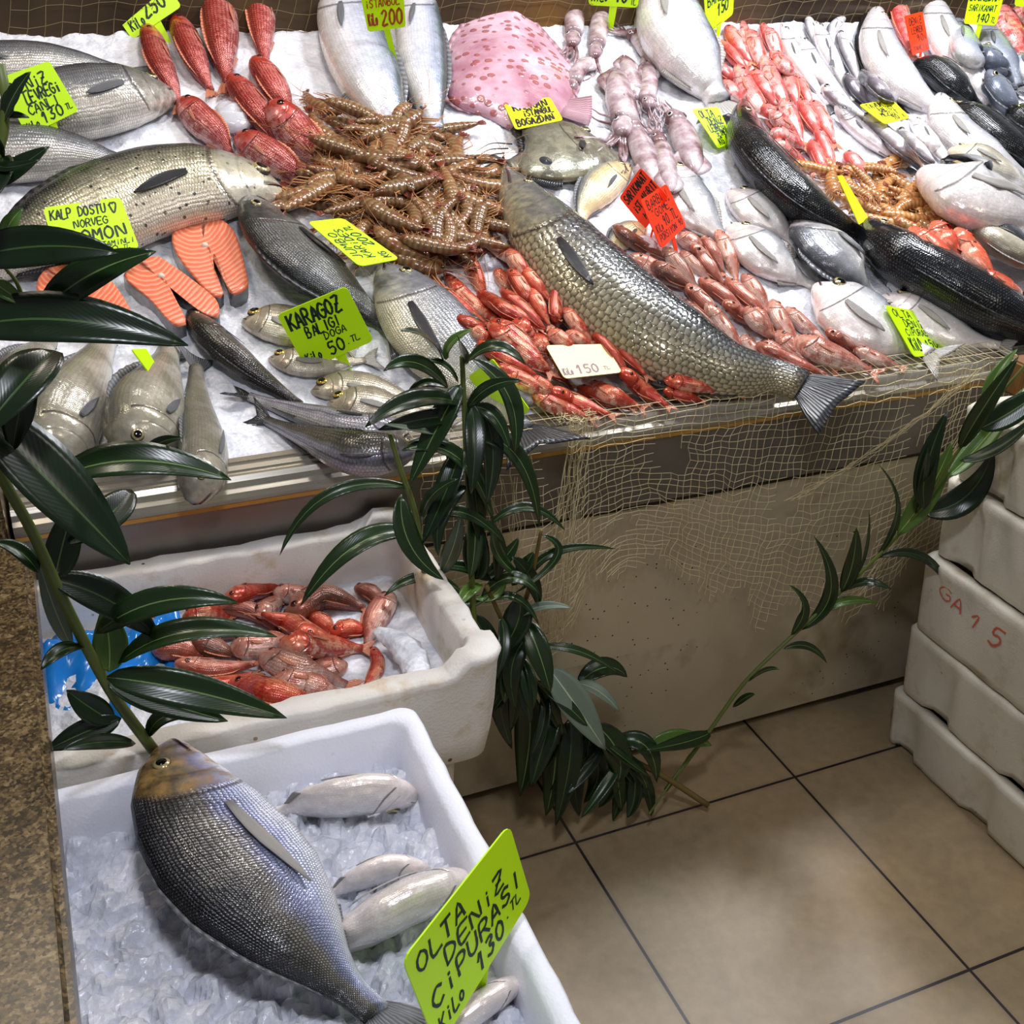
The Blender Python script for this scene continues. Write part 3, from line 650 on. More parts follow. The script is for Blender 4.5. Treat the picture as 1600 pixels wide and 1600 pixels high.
sp_('bream_light', 'gilt_head_bream', 'bream', fish_mat('light_bream_skin', [(0, '#41454e'), (.16, '#7b8088'), (.32, '#b9bbc0'), (.5, '#e4e0de'), (1, '#f8ece6')], '#f0e2df', 80, 26, .14, gill=.27), G4, (.16, .8, .45), .085, pec=.26, pecw=.06, eyet=.11)
sp_('bream_big', 'gilt_head_bream', 'bream', fish_mat('big_bream_skin', [(0, '#08090c'), (.2, '#15161b'), (.34, '#3a3836'), (.47, '#6c665f'), (.56, '#7b80a3'), (.66, '#b3b9dc'), (.75, '#dfe3f2'), (1, '#f1f1f6')], '#a5834a', 110, 40, .95, rough=.2, gill=.23), G1, (.15, .62, .35), .06, dorsal=(.28, .85, .035), pec=.27, pecw=.05, eyet=.10, pecmat=G4)  # bluish stops paint violet-tinged highlights into the flank colour
sp_('dark_bream', 'grey_bream', 'bream', fish_mat('dark_bream_skin', [(0, '#1d1e20'), (.3, '#4a4b48'), (.55, '#7d7e78'), (.8, '#a3a291'), (1, '#b5b29d')], '#2f3133', 100, 34, .7), G2, (.14, .9, .35), .06, pec=.24, pecw=.06)
sp_('grey_bream', 'grey_bream', 'bream', fish_mat('grey_bream_skin', [(0, '#4d5058'), (.3, '#85888f'), (.5, '#a9aaa8'), (.7, '#c2bda6'), (1, '#d9cfae')], '#6b6f77', 100, 34, .55), G2, (.15, .95, .35), .07, pec=.22, pecw=.06)
sp_('small_bream', 'small_bream', 'bream', fish_mat('small_bream_skin', [(0, '#6b6252'), (.3, '#a39881'), (.6, '#cdc2ac'), (1, '#ddd2c0')], '#8f8168', 60, 20, .35, bars=('#5b5244', 40, .25)), G4, (.16, .9, .4), .12, pec=.2, pecw=.08, iris='#c9a24a')
sp_('salema', 'golden_bream', 'bream', fish_mat('salema_skin', [(0, '#4f5558'), (.22, '#8b8d84'), (.36, '#d9c795'), (.7, '#ecd6a6'), (1, '#f1e4cb')], '#c9b58c', 70, 18, .3), G1, (.14, .8, .4), .08)
sp_('meagre', 'meagre', 'bass', fish_mat('meagre_skin', [(0, '#15171a'), (.28, '#303438'), (.42, '#747673'), (.58, '#9c957d'), (.78, '#bdb08a'), (1, '#d0c5a6')], '#5c5c60', 62, 17, 1.0, rough=.16, gill=.24), G2, (.12, .8, .12), .05, dorsal=(.30, .86, .05), pec=.13, eyet=.08)
sp_('mullet', 'red_mullet', 'mullet', fish_mat('red_mullet_skin', [(0, '#a53a20'), (.25, '#cf5433'), (.5, '#de7c55'), (.75, '#e8a98a'), (1, '#efcfbd')], '#d0563f', 46, 12, .35, mott=('#b32414', 30, .5, .85)), G3, (.16, .85, .5), .10, eyet=.12, iris='#8c2f22', pec=.15)
sp_('mullet_pink', 'red_mullet', 'mullet', fish_mat('pink_mullet_skin', [(0, '#8c4a3a'), (.25, '#bb6d58'), (.5, '#d69684'), (.75, '#e8c2b2'), (1, '#f1ddd2')], '#c98870', 46, 12, .4, mott=('#a8452f', 26, .52, .7)), G3, (.16, .85, .5), .10, eyet=.12, iris='#7d3a2a', pec=.15)
sp_('mullet_rose', 'red_mullet', 'mullet', fish_mat('rose_mullet_skin', [(0, '#cf4b46'), (.3, '#e57f78'), (.55, '#efa59d'), (.8, '#f5cdc6'), (1, '#fae5e0')], '#e8857b', 46, 12, .35, mott=('#d23a34', 26, .52, .8)), G3, (.16, .85, .5), .10, eyet=.12, iris='#8c2f22', pec=.15)
sp_('mullet_big', 'red_mullet', 'mullet', fish_mat('large_mullet_skin', [(0, '#8f2a1f'), (.25, '#c24a3b'), (.5, '#d9746c'), (.7, '#e3a09b'), (1, '#eac4bf')], '#b5321f', 52, 14, .8, mott=('#a52415', 22, .5, .8)), G3, (.15, .8, .45), .09, eyet=.11, iris='#5e2018', pec=.15)
sp_('mullet_orange', 'red_mullet', 'mullet', fish_mat('orange_mullet_skin', [(0, '#c8331c'), (.3, '#e25034'), (.6, '#ee7a58'), (1, '#f6bda3')], '#e2492c', 46, 12, .25), G3, (.15, .8, .45), .09, eyet=.11, iris='#5e2018')
sp_('mullet_brown', 'red_mullet', 'mullet', fish_mat('brown_mullet_skin', [(0, '#5d3b30'), (.3, '#8c5b49'), (.55, '#b98673'), (.8, '#d9b5a6'), (1, '#eed8cc')], '#8a4e3b', 46, 12, .5, mott=('#9c4a34', 26, .55, .5)), G3, (.16, .8, .5), .10, eyet=.12, iris='#6b2a1e')
sp_('whiting', 'whiting', 'whiting', fish_mat('whiting_skin', [(0, '#6b6468'), (.18, '#9a949a'), (.34, '#d6d1d6'), (.55, '#f3eff1'), (1, '#f6ebe8')], '#e6dedd', 70, 14, .12, gill=.24), G1, (.12, .6, .2), .14, eyet=.09, pec=.12, iris='#8f8c88')
sp_('whiting_grey', 'whiting', 'whiting', fish_mat('grey_whiting_skin', [(0, '#3f3c44'), (.3, '#6c666f'), (.55, '#a9a0a6'), (.8, '#d9d1d3'), (1, '#eee6e6')], '#6d6468', 70, 14, .15, gill=.24), G1, (.12, .6, .2), .14, eyet=.09, pec=.12, iris='#8f8c88')
sp_('bluefish', 'bluefish', 'bass', fish_mat('bluefish_skin', [(0, '#2f3a38'), (.2, '#5d6a6c'), (.33, '#a3adc0'), (.5, '#dfe2f2'), (.75, '#f0eef0'), (1, '#efe6d6')], '#d7d3cf', 100, 26, .2, gill=.29), G1, (.12, .7, .4), .075, eyet=.14, pec=.12)
sp_('grey_mullet', 'grey_mullet', 'whiting', fish_mat('grey_mullet_skin', [(0, '#221f1a'), (.3, '#3f3a31'), (.5, '#6a6459'), (.62, '#9a98a8'), (.7, '#6f6a70'), (.78, '#b2aeb8'), (1, '#c9c2ba')], '#3c342a', 60, 14, .55, rough=.2), G2, (.14, .8, .5), .07, eyet=.09, pec=.12)
sp_('grey_side', 'grey_bream', 'bass', fish_mat('slate_fish_skin', [(0, '#4a4f5c'), (.3, '#737a8a'), (.55, '#a5abb8'), (.8, '#d3d3d6'), (1, '#e4e0dc')], '#8a8f9c', 90, 22, .2), G1, (.14, .8, .4), .08)
sp_('beige_side', 'small_bream', 'bass', fish_mat('beige_fish_skin', [(0, '#6d6a5f'), (.3, '#a8a18c'), (.6, '#e0d7c2'), (1, '#f4efe4')], '#d9caa6', 80, 20, .25), G4, (.14, .8, .4), .09)
sp_('dory', 'john_dory', 'dory', fish_mat('dory_skin', [(0, '#45433c'), (.3, '#6f6d60'), (.55, '#96937e'), (.8, '#a8a894'), (1, '#b3a980')], '#5a4a42', 60, 24, .12, mott=('#4c4a42', 12, .5, .5), gill=.38, rough=.2), G2, (.14, .5, .1), .06, dorsal=(.3, .9, .12), pec=.10, eyet=.14, eyeo=.66)
# ---------------------------------------------------------------- fish by hand: (species, width px, back side, roll, points head..tail, label)
def F(kind, w, side, roll, pts, label, **k):
    P = [tuple(map(float, p.split(','))) for p in pts.split()]; k.setdefault('detail', 2 if w >= 60 else 1); return fish(bed, kind, w, side, P, label, roll, **k)
F('bass', 54, 'L', 12, '-150,112 0,100 120,103 258,128', 'grey sea bass at the top left, only its tail half showing')
F('bass', 88, 'R', 14, '270,150 190,150 70,172 -90,215', 'sea bass with open gill behind the yellow-green 130 card', gill=1) if False else F('bass', 88, 'R', 14, '270,150 190,150 70,172 -90,215', 'sea bass with open gill beside the yellow-green 130 card')
F('bass', 72, 'L', 14, '-160,235 0,238 120,242 262,276', 'sea bass lying just above the salmon, tail under its back')
F('salmon', 122, 'R', 10, '442,302 370,286 250,296 120,345 0,405 -150,480', 'whole salmon with dark spots behind the heart-marked card')
F('bluefish', 98, 'L', 6, '523,-45 545,40 575,120 625,228', 'larger silver fish hanging head-up left of the 200 card', ext=0.14)
F('bluefish', 80, 'L', 6, '655,-40 655,40 662,120 682,206', 'slimmer silver fish head-up right of the 200 card', ext=0.14)
# large red mullets, top left
for p, w_, lb in [('405,-40 408,30 412,80 420,130', 50, 'large pale red mullet standing head-up at the top edge left of the silver fish'), ('340,-25 345,50 350,100 362,160', 62, 'largest red mullet, head at the top edge'), ('278,28 300,80 318,120 340,160', 46, 'large red mullet with dark red head right of the 250 card stake'), ('232,42 250,100 270,140 288,188', 46, 'large red mullet directly under the 250 card'), ('402,95 425,130 445,165 470,200', 46, 'large rose mullet above the longest of the red fish'), ('365,122 395,165 425,205 452,255', 46, 'large red mullet between the ice lump and the rose one'), ('284,158 315,190 345,220 372,260', 50, 'bright red mullet with its tail pointing at the salmon head'), ('424,165 460,205 495,245 538,296', 60, 'longest coral red mullet, tail ending at the shrimps'), ('370,214 415,240 455,268 512,308', 46, 'red mullet just above the salmon snout')]:
    F('mullet_big', w_, 'L' if '424' in p or '370,214' in p or '284' in p else 'R', 25, p, lb)
# centre left
F('dark_bream', 120, 'R', 22, '392,308 432,360 500,430 585,495 660,560', 'big dark grey bream right of the salmon steaks')
F('grey_bream', 128, 'L', 4, '598,412 640,475 705,555 775,625 862,712', 'grey bream next to the red mullet pile, tail over the rail')
F('small_bream', 62, 'L', 0, '380,502 430,506 500,520 570,540', 'small bream whose head shows left of the 50 card')
F('small_bream', 46, 'L', 0, '420,560 470,566 530,566 600,560', 'small bream under the lower edge of the 50 card')
F('small_bream', 54, 'L', 0, '486,612 545,606 620,624 715,654', 'striped small bream below the 50 card, upper of two')
F('small_bream', 56, 'L', 0, '512,632 560,630 640,646 720,672', 'striped small bream below the 50 card, lower with lifted gill')
F('grey_mullet', 56, 'R', 35, '294,488 340,535 400,585 480,640', 'dark grey mullet pointing head-up below the salmon steaks', ext=0.1)
F('grey_mullet', 50, 'R', -25, '640,668 560,668 450,640 350,606', 'dark grey mullet along the rail, upper of the two')
F('grey_mullet', 56, 'R', 30, '650,700 560,708 470,680 380,640', 'dark grey mullet along the rail, lower of the two')
# the trio at the left edge with heads over the rail
F('trio', 100, 'L', 40, '20,640 40,590 60,555 85,520', 'silvery sea bass behind the left-most head of the trio', maxlift=.03)
F('trio', 122, 'L', 34, '72,728 100,650 140,580 182,500', 'pale sea bass, left of the three heads over the rail', maxlift=.05)
F('trio', 128, 'L', 38, '212,712 226,650 246,600 272,525', 'pale sea bass, middle of the three heads over the rail', maxlift=.05)
F('trio', 84, 'L', 40, '306,782 318,705 308,630 306,545', 'slim sea bass with red mouth, right of the three at the rail', maxlift=.05)
# centre
F('dory', 104, 'R', 0, '948,232 890,232 840,250 770,262', 'John Dory with round dark side spot below the turbot')
F('meagre', 128, 'L', 14, '790,268 832,335 905,425 1000,510 1120,575 1225,592 1325,640', 'very large meagre lying across the counter, tail hanging over the rail')
F('salema', 62, 'R', 12, '985,258 940,290 912,330 905,380', 'golden striped bream curled above the two red cards')
F('salema', 44, 'R', 8, '1010,352 975,370 955,395 945,420', 'small golden bream just left of the red cards')
F('bream_light', 66, 'L', 6, '1040,250 1070,310 1110,355 1168,408', 'silver bream, head just right of the two red cards')
F('bream_light', 56, 'L', 6, '1140,298 1178,325 1215,355 1265,400', 'silver bream, upper of two under the dark bass')
F('bream_light', 62, 'L', 6, '1140,350 1190,395 1240,430 1300,462', 'silver bream, lower of two beside the dark bream')
F('bream', 92, 'R', 8, '1262,348 1300,395 1340,440 1385,488', 'dark-backed gilt-head bream with golden cheek, centre right')
F('bream_light', 84, 'L', 6, '1277,445 1330,490 1400,530 1490,566', 'white bream at the rail left of the green 150 card')
F('bream_light', 58, 'L', 6, '1380,462 1440,490 1500,525 1600,548', 'silver bream at the rail under the green 150 card')
F('bass_dark', 78, 'R', 26, '1160,158 1172,225 1225,290 1280,335 1350,372', 'glossy black-backed sea bass beside the small green card', ext=0.18)
F('bass_dark', 84, 'R', 26, '1342,346 1400,395 1480,440 1560,485 1680,540', 'glossy black-backed sea bass at the right near the rail', ext=0.15)
F('bass_white', 34, 'L', 10, '1003,5 1008,45 1012,80 1030,120', 'small pale bass squeezed left of the big white-bellied bass')
F('bass_white', 96, 'L', 8, '1035,-45 1050,40 1085,105 1140,182', 'big white-bellied sea bass with red gill at the top', ext=0.05)
# right
F('bass_dark', 34, 'R', 20, '1358,10 1350,80 1372,130 1420,180', 'black bass pressed behind the white-bellied one, right of the whitings')
F('bass_white', 52, 'L', 8, '1370,10 1375,75 1410,130 1472,180', 'white-bellied sea bass right of the whitings', ext=0.2)
F('mullet_rose', 30, 'R', 10, '1402,-15 1408,30 1418,65 1430,100', 'pink-bellied fish left of the small red card', name='sea_bass')
F('bass_white', 46, 'L', 6, '1458,-10 1470,45 1500,95 1548,160', 'white-bellied bass with red flank right of the small red card', ext=0.2)
F('bass_dark', 44, 'R', 16, '1424,104 1465,112 1505,148 1545,185', 'bass with cut red gill, head pointing left below the red card')
F('bass_white', 54, 'L', 4, '1468,148 1488,205 1545,250 1640,300', 'cream-bellied bass under the open-mouthed one')
F('bass_dark', 54, 'R', 18, '1478,172 1520,186 1565,222 1660,292', 'dark bass with gaping pink mouth at the right edge', maxlift=.09)
F('grey_side', 38, 'L', 6, '1495,30 1510,75 1530,105 1550,130', 'slate blue fish under the 140 card')
F('grey_side', 42, 'L', 6, '1536,38 1555,80 1575,110 1600,150', 'silver blue fish right of the 140 card stake')
F('grey_side', 34, 'R', 12, '1540,72 1552,100 1572,125 1592,150', 'small dark slate fish lying on the silver blue one')
F('grey_side', 38, 'R', 12, '1545,112 1558,140 1575,165 1600,200', 'dark-headed slate fish above the gaping bass')
F('bass_dark', 42, 'R', 10, '1580,172 1605,190 1640,215', 'black fish head at the right edge above the long dark bass')
F('mullet_rose', 34, 'L', 10, '1563,12 1575,45 1590,75 1610,105', 'pink fish at the top right beside the 140 card')
F('mullet_rose', 30, 'L', 10, '1592,8 1606,40 1625,75', 'pink fish cut by the right edge, topmost')
F('grey_side', 34, 'L', 10, '1585,88 1605,110 1640,140', 'silver fish at the right edge under the pink ones')
F('beige_side', 36, 'L', 8, '1484,236 1525,248 1560,268 1630,310', 'golden-white fish above the big blue-grey bream')
F('bream_light', 92, 'L', 2, '1450,272 1520,302 1600,340 1700,400', 'big blue-grey bream at the right edge above the small dark fish')
F('grey_side', 22, 'L', 8, '1560,324 1590,345 1640,375', 'thin dark fish at the right edge, upper')
F('bass', 36, 'R', 20, '1528,328 1560,358 1600,388 1650,425', 'grey speckled fish at the right edge below the big bream')
F('beige_side', 36, 'R', 10, '1516,352 1552,374 1600,402 1660,430', 'beige fish with dark gill right of the orange mullets')
# ---------------------------------------------------------------- piles of small fish
PILES = []
def pile(kind, rows, group, noun, wf=1.0, roll=30, **k):
    out = []
    for r in rows.strip().splitlines():
        q = r.split('|'); w_ = float(q[0]); kk = kind
        side = 'L' if random.random() < .5 else 'R'; ro = random.uniform(-5, roll)
        if len(q) > 2: kk = q[2].strip()
        P = [tuple(map(float, p.split(','))) for p in q[1].split()]
        # photo traces stop where the tail is hidden: leave room for the tail fin
        o = fish(bed, kk, w_*wf*(.85 if w_ > 24 else .95), side, P, '', ro, group=group, detail=1, maxlift=k.get('maxlift', .05), ext=.2); out.append(o)
    PILES.append((out, noun)); return out
pile('mullet_rose', '''18|1160,34 1166,60 1175,98
22|1138,42 1150,65 1172,96
18|1192,38 1200,60 1212,90
20|1200,45 1210,68 1220,100
24|1172,48 1182,78 1196,118
22|1102,52 1108,75 1116,105
22|1222,98 1233,128 1248,170
22|1205,82 1222,100 1250,124
26|1125,66 1145,88 1175,122
22|1110,92 1128,110 1152,132
24|1178,112 1192,135 1212,165
18|1248,122 1258,145 1270,172
28|1192,88 1208,125 1234,178
22|1130,128 1142,142 1162,162
30|1150,104 1170,145 1206,196
24|1252,158 1264,182 1282,215
26|1270,158 1284,185 1304,224
28|1222,156 1236,185 1254,226
26|1196,165 1210,190 1228,215
26|1205,176 1225,195 1250,222
22|1208,206 1228,215 1256,230
22|1277,202 1290,230 1306,270
26|1212,220 1232,240 1268,270
28|1268,222 1278,245 1294,284
26|1325,240 1338,258 1354,284''', 'rose red mullets at the upper right', 'rose red mullet')
pile('whiting', '''18|1262,26 1268,50 1278,78
22|1220,38 1245,92 1290,158
24|1273,34 1298,88 1330,152
24|1248,58 1280,112 1330,165
18|1322,25 1300,46 1300,90
26|1312,48 1326,88 1346,138
24|1320,116 1340,145 1372,178|whiting_grey
24|1344,112 1372,138 1405,175|whiting_grey
22|1284,134 1318,165 1370,200
24|1305,166 1352,212 1412,258|whiting_grey
24|1424,184 1452,218 1492,266
24|1402,202 1435,235 1470,272
26|1343,176 1395,220 1462,282''', 'whitings laid out right of the rose mullets', 'whiting', roll=12)
pile('mullet_orange', '''30|1460,350 1475,372 1498,402
30|1422,358 1455,385 1505,425
38|1494,360 1518,394 1555,440
28|1488,412 1530,442 1590,486
28|1528,428 1560,444 1610,472
34|1580,460 1605,485 1650,520''', 'orange mullets at the right', 'orange red mullet', maxlift=.085)
pile('mullet_pink', '''24|1062,368 1082,380 1104,396
26|960,354 1000,384 1056,412|mullet_brown
24|1100,372 1114,394 1130,426
26|1120,360 1138,395 1152,442
24|985,400 1030,425 1080,458
24|1022,412 1050,430 1084,452|mullet_brown
20|1003,430 1030,455 1064,484
20|1064,393 1084,414 1112,440|mullet_brown
25|1084,382 1104,412 1132,446
28|1037,388 1062,416 1090,454|mullet_brown
20|1160,430 1178,450 1202,486
28|1094,438 1128,460 1168,494
28|1136,436 1165,465 1212,502
28|1073,446 1102,474 1132,506
26|1062,468 1098,500 1142,544|mullet_brown
24|1132,472 1162,494 1196,512
26|1180,482 1192,505 1208,538
28|1165,482 1185,505 1212,530
30|1205,470 1222,505 1250,545
26|1228,482 1255,508 1290,534
32|1103,476 1132,512 1164,558
24|1160,526 1175,545 1194,566
24|1190,535 1210,550 1240,572
30|1212,520 1245,550 1300,576
22|1293,515 1320,538 1358,566
38|1245,530 1290,552 1360,580
20|1338,546 1368,560 1405,574
24|1184,538 1225,560 1290,586''', 'pale pink mullets right of the very large fish', 'pale pink mullet')
pile('mullet', '''24|775,422 788,440 808,462
24|753,370 780,390 826,424
26|795,392 808,412 830,440
24|798,422 815,450 838,488
28|722,382 740,425 762,474
26|815,416 836,442 862,474
22|828,452 842,478 858,508
26|797,462 825,490 858,524
26|783,452 820,485 856,524
28|694,428 738,474 812,524
26|646,420 698,464 768,512
30|748,456 790,485 840,512
28|883,480 900,505 924,532
30|873,444 868,482 868,530
22|795,480 815,495 838,514
24|716,498 742,510 772,522
22|733,512 750,522 772,534
20|886,520 905,530 926,542
28|860,518 878,532 902,552
34|803,502 830,525 868,556
36|770,502 805,525 856,580
26|928,520 952,545 984,590
26|952,515 972,545 1008,586
26|958,510 998,548 1054,592
36|763,506 812,545 876,596
30|748,536 790,562 842,590
26|846,552 872,585 900,618|mullet_brown
26|772,570 810,588 856,608
24|784,584 825,600 876,624
24|905,606 940,622 984,638
32|972,578 1000,605 1042,634
26|826,592 850,606 880,620
28|918,600 955,618 1000,636
22|1038,610 1062,616 1096,626
22|1038,594 1080,600 1145,610
30|860,608 898,628 952,648
30|832,616 868,634 922,654''', 'red mullets heaped by the rail', 'red mullet')
# ---------------------------------------------------------------- prawns
def prawn_mat(name, c1, c2, c3):
    m, nt, b = new_mat(name); n = N(nt); uv = n.node('ShaderNodeUVMap').outputs[0]; sp = n.node('ShaderNodeSeparateXYZ'); n.link(uv, sp.inputs[0])
    wv = n.m('SINE', n.m('MULTIPLY', sp.outputs[0], 75)); rn = n.node('ShaderNodeObjectInfo').outputs['Random']
    col = n.mix(n.m('ADD', .5, n.m('MULTIPLY', wv, .45)), srgb(c1), srgb(c2)); col = n.mix(n.ramp(n.noise(n.coord(), 60, 4), [(.45, (0, 0, 0)), (.7, (1, 1, 1))]), col, srgb(c3))
    hs = n.node('ShaderNodeHueSaturation'); n.link(n.m('ADD', .7, n.m('MULTIPLY', rn, .6)), hs.inputs['Value']); n.link(col, hs.inputs['Color']); n.link(hs.outputs[0], b.inputs['Base Color'])
    b.inputs['Roughness'].default_value = .22; b.inputs['Specular IOR Level'].default_value = .6; b.inputs['Subsurface Weight'].default_value = .0; n.bump(wv, b, .3, .001); return m
M_pr = prawn_mat('prawn_shell', '#6e5136', '#957650', '#7a3f24'); M_pl = plain('prawn_legs', '#b8814e', .35); M_pt = plain('prawn_tail', '#7c3a26', .3)
M_pr2 = prawn_mat('pale_prawn_shell', '#9a6a38', '#c0925c', '#a85a2c')
def prawn_proto(L, curl, seed, pm):
    rnd = random.Random(seed); root = empty('prawn'); n_ = 26; k = 10
    # body curve in local xy plane (x forward to the head), lying on its side on z = 0
    P = []; a = 0; x = y = 0.0; ds = L/n_
    for i in range(n_+1):
        P.append((x, y)); t = i/n_; a = curl*(t**1.3); x -= ds*math.cos(a); y -= ds*math.sin(a)
    P = np.array(P)-np.array(P).mean(0); rad = np.interp(np.linspace(0, 1, n_+1), [0, .06, .2, .36, .42, .6, .8, .95, 1], [.015, .06, .105, .115, .105, .098, .075, .045, .025])*L
    V = []; uv = []
    T = unit(np.gradient(P, axis=0))
    for i in range(n_+1):
        nx, ny = -T[i][1], T[i][0]; sg = 1.0
        if i > n_*.38: sg = 1+.09*((i % 3)/2-.4)
        for j in range(k):
            an = 2*math.pi*j/k; r = rad[i]*sg
            V.append((P[i][0]+nx*r*1.05*math.cos(an), P[i][1]+ny*r*1.05*math.cos(an), rad[i]*.8+r*.8*math.sin(an)+.0)); uv.append((i/n_, j/k))
    zb = max(rad)*.8
    V = [(a_, b_, z+zb-.8*rad[i//k]) for i, (a_, b_, z) in enumerate(V)]
    Fc = [(i*k+j, i*k+(j+1) % k, (i+1)*k+(j+1) % k, (i+1)*k+j) for i in range(n_) for j in range(k)]+[tuple(range(k))[::-1], tuple(n_*k+j for j in range(k))]
    link('body', mesh('body', V, Fc, uv), pm, root)
    # rostrum
    mb = MB(); h = np.array([P[0][0], P[0][1], zb]); d = np.array([-T[0][0], -T[0][1], 0])
    mb.tube([h-d*L*.05, h+d*L*.06+np.array([0, 0, L*.01]), h+d*L*.14], [L*.02, L*.009, L*.002], 5); mb.build('rostrum', M_pt, root)
    # side of the belly is inside the curl
    mb = MB()
    for s in range(11):
        i = int(n_*(.12+.07*s)); i = min(i, n_-1); nx, ny = -T[i][1], T[i][0]; sd = 1 if curl > 0 else 1
        c = np.array([P[i][0], P[i][1], zb*.8]); dd = np.array([nx, ny, 0])*sd; tt = np.array([-T[i][0], -T[i][1], 0]); le = L*(.26 if s < 5 else .12)
        e = c+dd*(rad[i]+le*.6)+tt*le*(.6 if s < 5 else .15)+np.array([0, 0, rnd.uniform(-.3, .5)*le*.4]); e2 = e+tt*le*.5+dd*le*.15*rnd.uniform(-1, 1)
        mb.tube([c+dd*rad[i]*.8, e, e2], [L*.013, L*.009, L*.004], 4)
    mb.build('legs', M_pl, root)
    mb = MB()
    for s in range(4):
        le = L*(.5+.5*rnd.random()); sp_r = (s-1.5)*.35
        q = [h+d*L*.02]; dd = d.copy(); 
        for m_ in range(6):
            ang = sp_r*.4+rnd.uniform(-.15, .15); dd = np.array([dd[0]*math.cos(ang)-dd[1]*math.sin(ang), dd[0]*math.sin(ang)+dd[1]*math.cos(ang), rnd.uniform(-.1, .12)]); q.append(q[-1]+dd*le/6)
        mb.tube(spline(q, 12), np.linspace(L*.005, L*.0015, 12), 3)
    mb.build('antennae', M_pl, root)
    mb = MB(); c = np.array([P[-1][0], P[-1][1], zb]); b_ = np.array([T[-1][0], T[-1][1], 0]); nn = np.array([-T[-1][1], T[-1][0], 0])
    for s in (-.42, -.15, .15, .42):
        dd = b_*math.cos(s)+nn*math.sin(s); sd = np.array([-dd[1], dd[0], 0]); G = []
        for i in range(5):
            t = i/4; ww = L*.028*math.sin(math.pi*min(.95, t*.7+.2)); G.append([c-b_*L*.02+dd*L*.15*t-sd*ww, c-b_*L*.02+dd*L*.15*t+sd*ww])
        mb.slab(np.array(G), (0, 0, 1), L*.005)
    mb.build('tail_fan', M_pt, root)
    e = link('eye', EYE(L*.022), [plain('prawn_eye', '#0a0807', .1)]*3, root); e.location = h+np.array([0, 0, zb*.7])-d*L*.03
    return root
def inpoly(x, y, P):
    c = False
    for (x1, y1), (x2, y2) in zip(P, P[1:]+P[:1]):
        if (y1 > y) != (y2 > y) and x < (x2-x1)*(y-y1)/(y2-y1)+x1: c = not c
    return c
def scatter_prawns(poly, npr, protos, L, group, fixed, noun, maxh):
    rnd = random.Random(3); pts = [f for f in fixed]; tries = 0
    xs = [p[0] for p in poly]; ys = [p[1] for p in poly]
    md = 30.0
    while len(pts) < npr and tries < 9000:
        tries += 1; x, y = rnd.uniform(min(xs), max(xs)), rnd.uniform(min(ys), max(ys))
        if inpoly(x, y, poly) and all(math.hypot(x-q[0], (y-q[1])*1.3) > md for q in pts): pts.append((x, y, rnd.uniform(0, 360)))
        if tries % 500 == 499: md *= .88
    out = []; used = set()
    for i, (x, y, an) in enumerate(pts):
        pi = rnd.randrange(len(protos)); pr = protos[pi]
        c0 = bed.px(x, y, .01); hs = [bed.at(c0+bed.e1*dx*L*.3+bed.e2*dy*L*.3) for dx in (-1, 0, 1) for dy in (-1, 0, 1)]; lf = min(np.percentile(hs, 55), maxh)
        if pi in used:
            r = pr.copy(); COL.objects.link(r)
            for ch in pr.children: c = ch.copy(); COL.objects.link(c); c.parent = r
        else: r = pr; used.add(pi)
        p = bed.px(x, y, lf+.006)-bed.n*.009
        a = math.radians(an); fx = bed.e1*math.cos(a)+bed.e2*math.sin(a); tilt = rnd.uniform(-.3, .3); nz = unit(bed.n+bed.e1*rnd.uniform(-.25, .25)+bed.e2*tilt*.8); fx = unit(fx-nz*(fx@nz)); fy = np.cross(nz, fx)
        sc = rnd.uniform(.85, 1.12); Mx = Matrix(((fx[0]*sc, fy[0]*sc, nz[0]*sc, p[0]), (fx[1]*sc, fy[1]*sc, nz[1]*sc, p[1]), (fx[2]*sc, fy[2]*sc, nz[2]*sc, p[2]), (0, 0, 0, 1)))
        r.matrix_world = Mx; tag(r, '', 'prawn', group); r['_px'] = (x, y)
        for dx in np.linspace(-.35, .35, 12):
            for dy in np.linspace(-.16, .16, 8): bed.stamp(p+fx*dx*L+fy*dy*L, lf+.017)
        out.append(r)
    for i, pr in enumerate(protos):
        if i not in used:
            for ch in list(pr.children): bpy.data.objects.remove(ch)
            bpy.data.objects.remove(pr)
    PILES.append((out, noun)); return out
pA = [prawn_proto(.135, c, i, M_pr) for i, c in enumerate((.5, 1.3, 2.2, -1.0, -1.9, .1))]
scatter_prawns([(515, 215), (590, 190), (640, 185), (700, 230), (760, 275), (765, 330), (790, 355), (740, 375), (690, 410), (640, 405), (600, 395), (560, 350), (470, 300), (500, 265)], 105, pA, .135, 'tiger prawns heaped in the middle', [(500, 165, -45), (700, 204, 178), (560, 180, 160), (645, 205, 200), (440, 318, 175), (770, 335, 60), (540, 215, 140), (505, 290, 150)], 'brown prawn', .05)
pB = [prawn_proto(.115, c, i+10, M_pr2) for i, c in enumerate((.6, 1.4, 2.1, -1.1))]
scatter_prawns([(1275, 262), (1330, 272), (1400, 258), (1400, 285), (1460, 290), (1500, 335), (1520, 350), (1470, 345), (1440, 375), (1400, 355), (1360, 335), (1320, 305)], 40, pB, .115, 'golden prawns heaped at the right', [(1385, 262, 15), (1440, 288, 10), (1302, 262, 100), (1345, 265, 200)], 'golden prawn', .045)
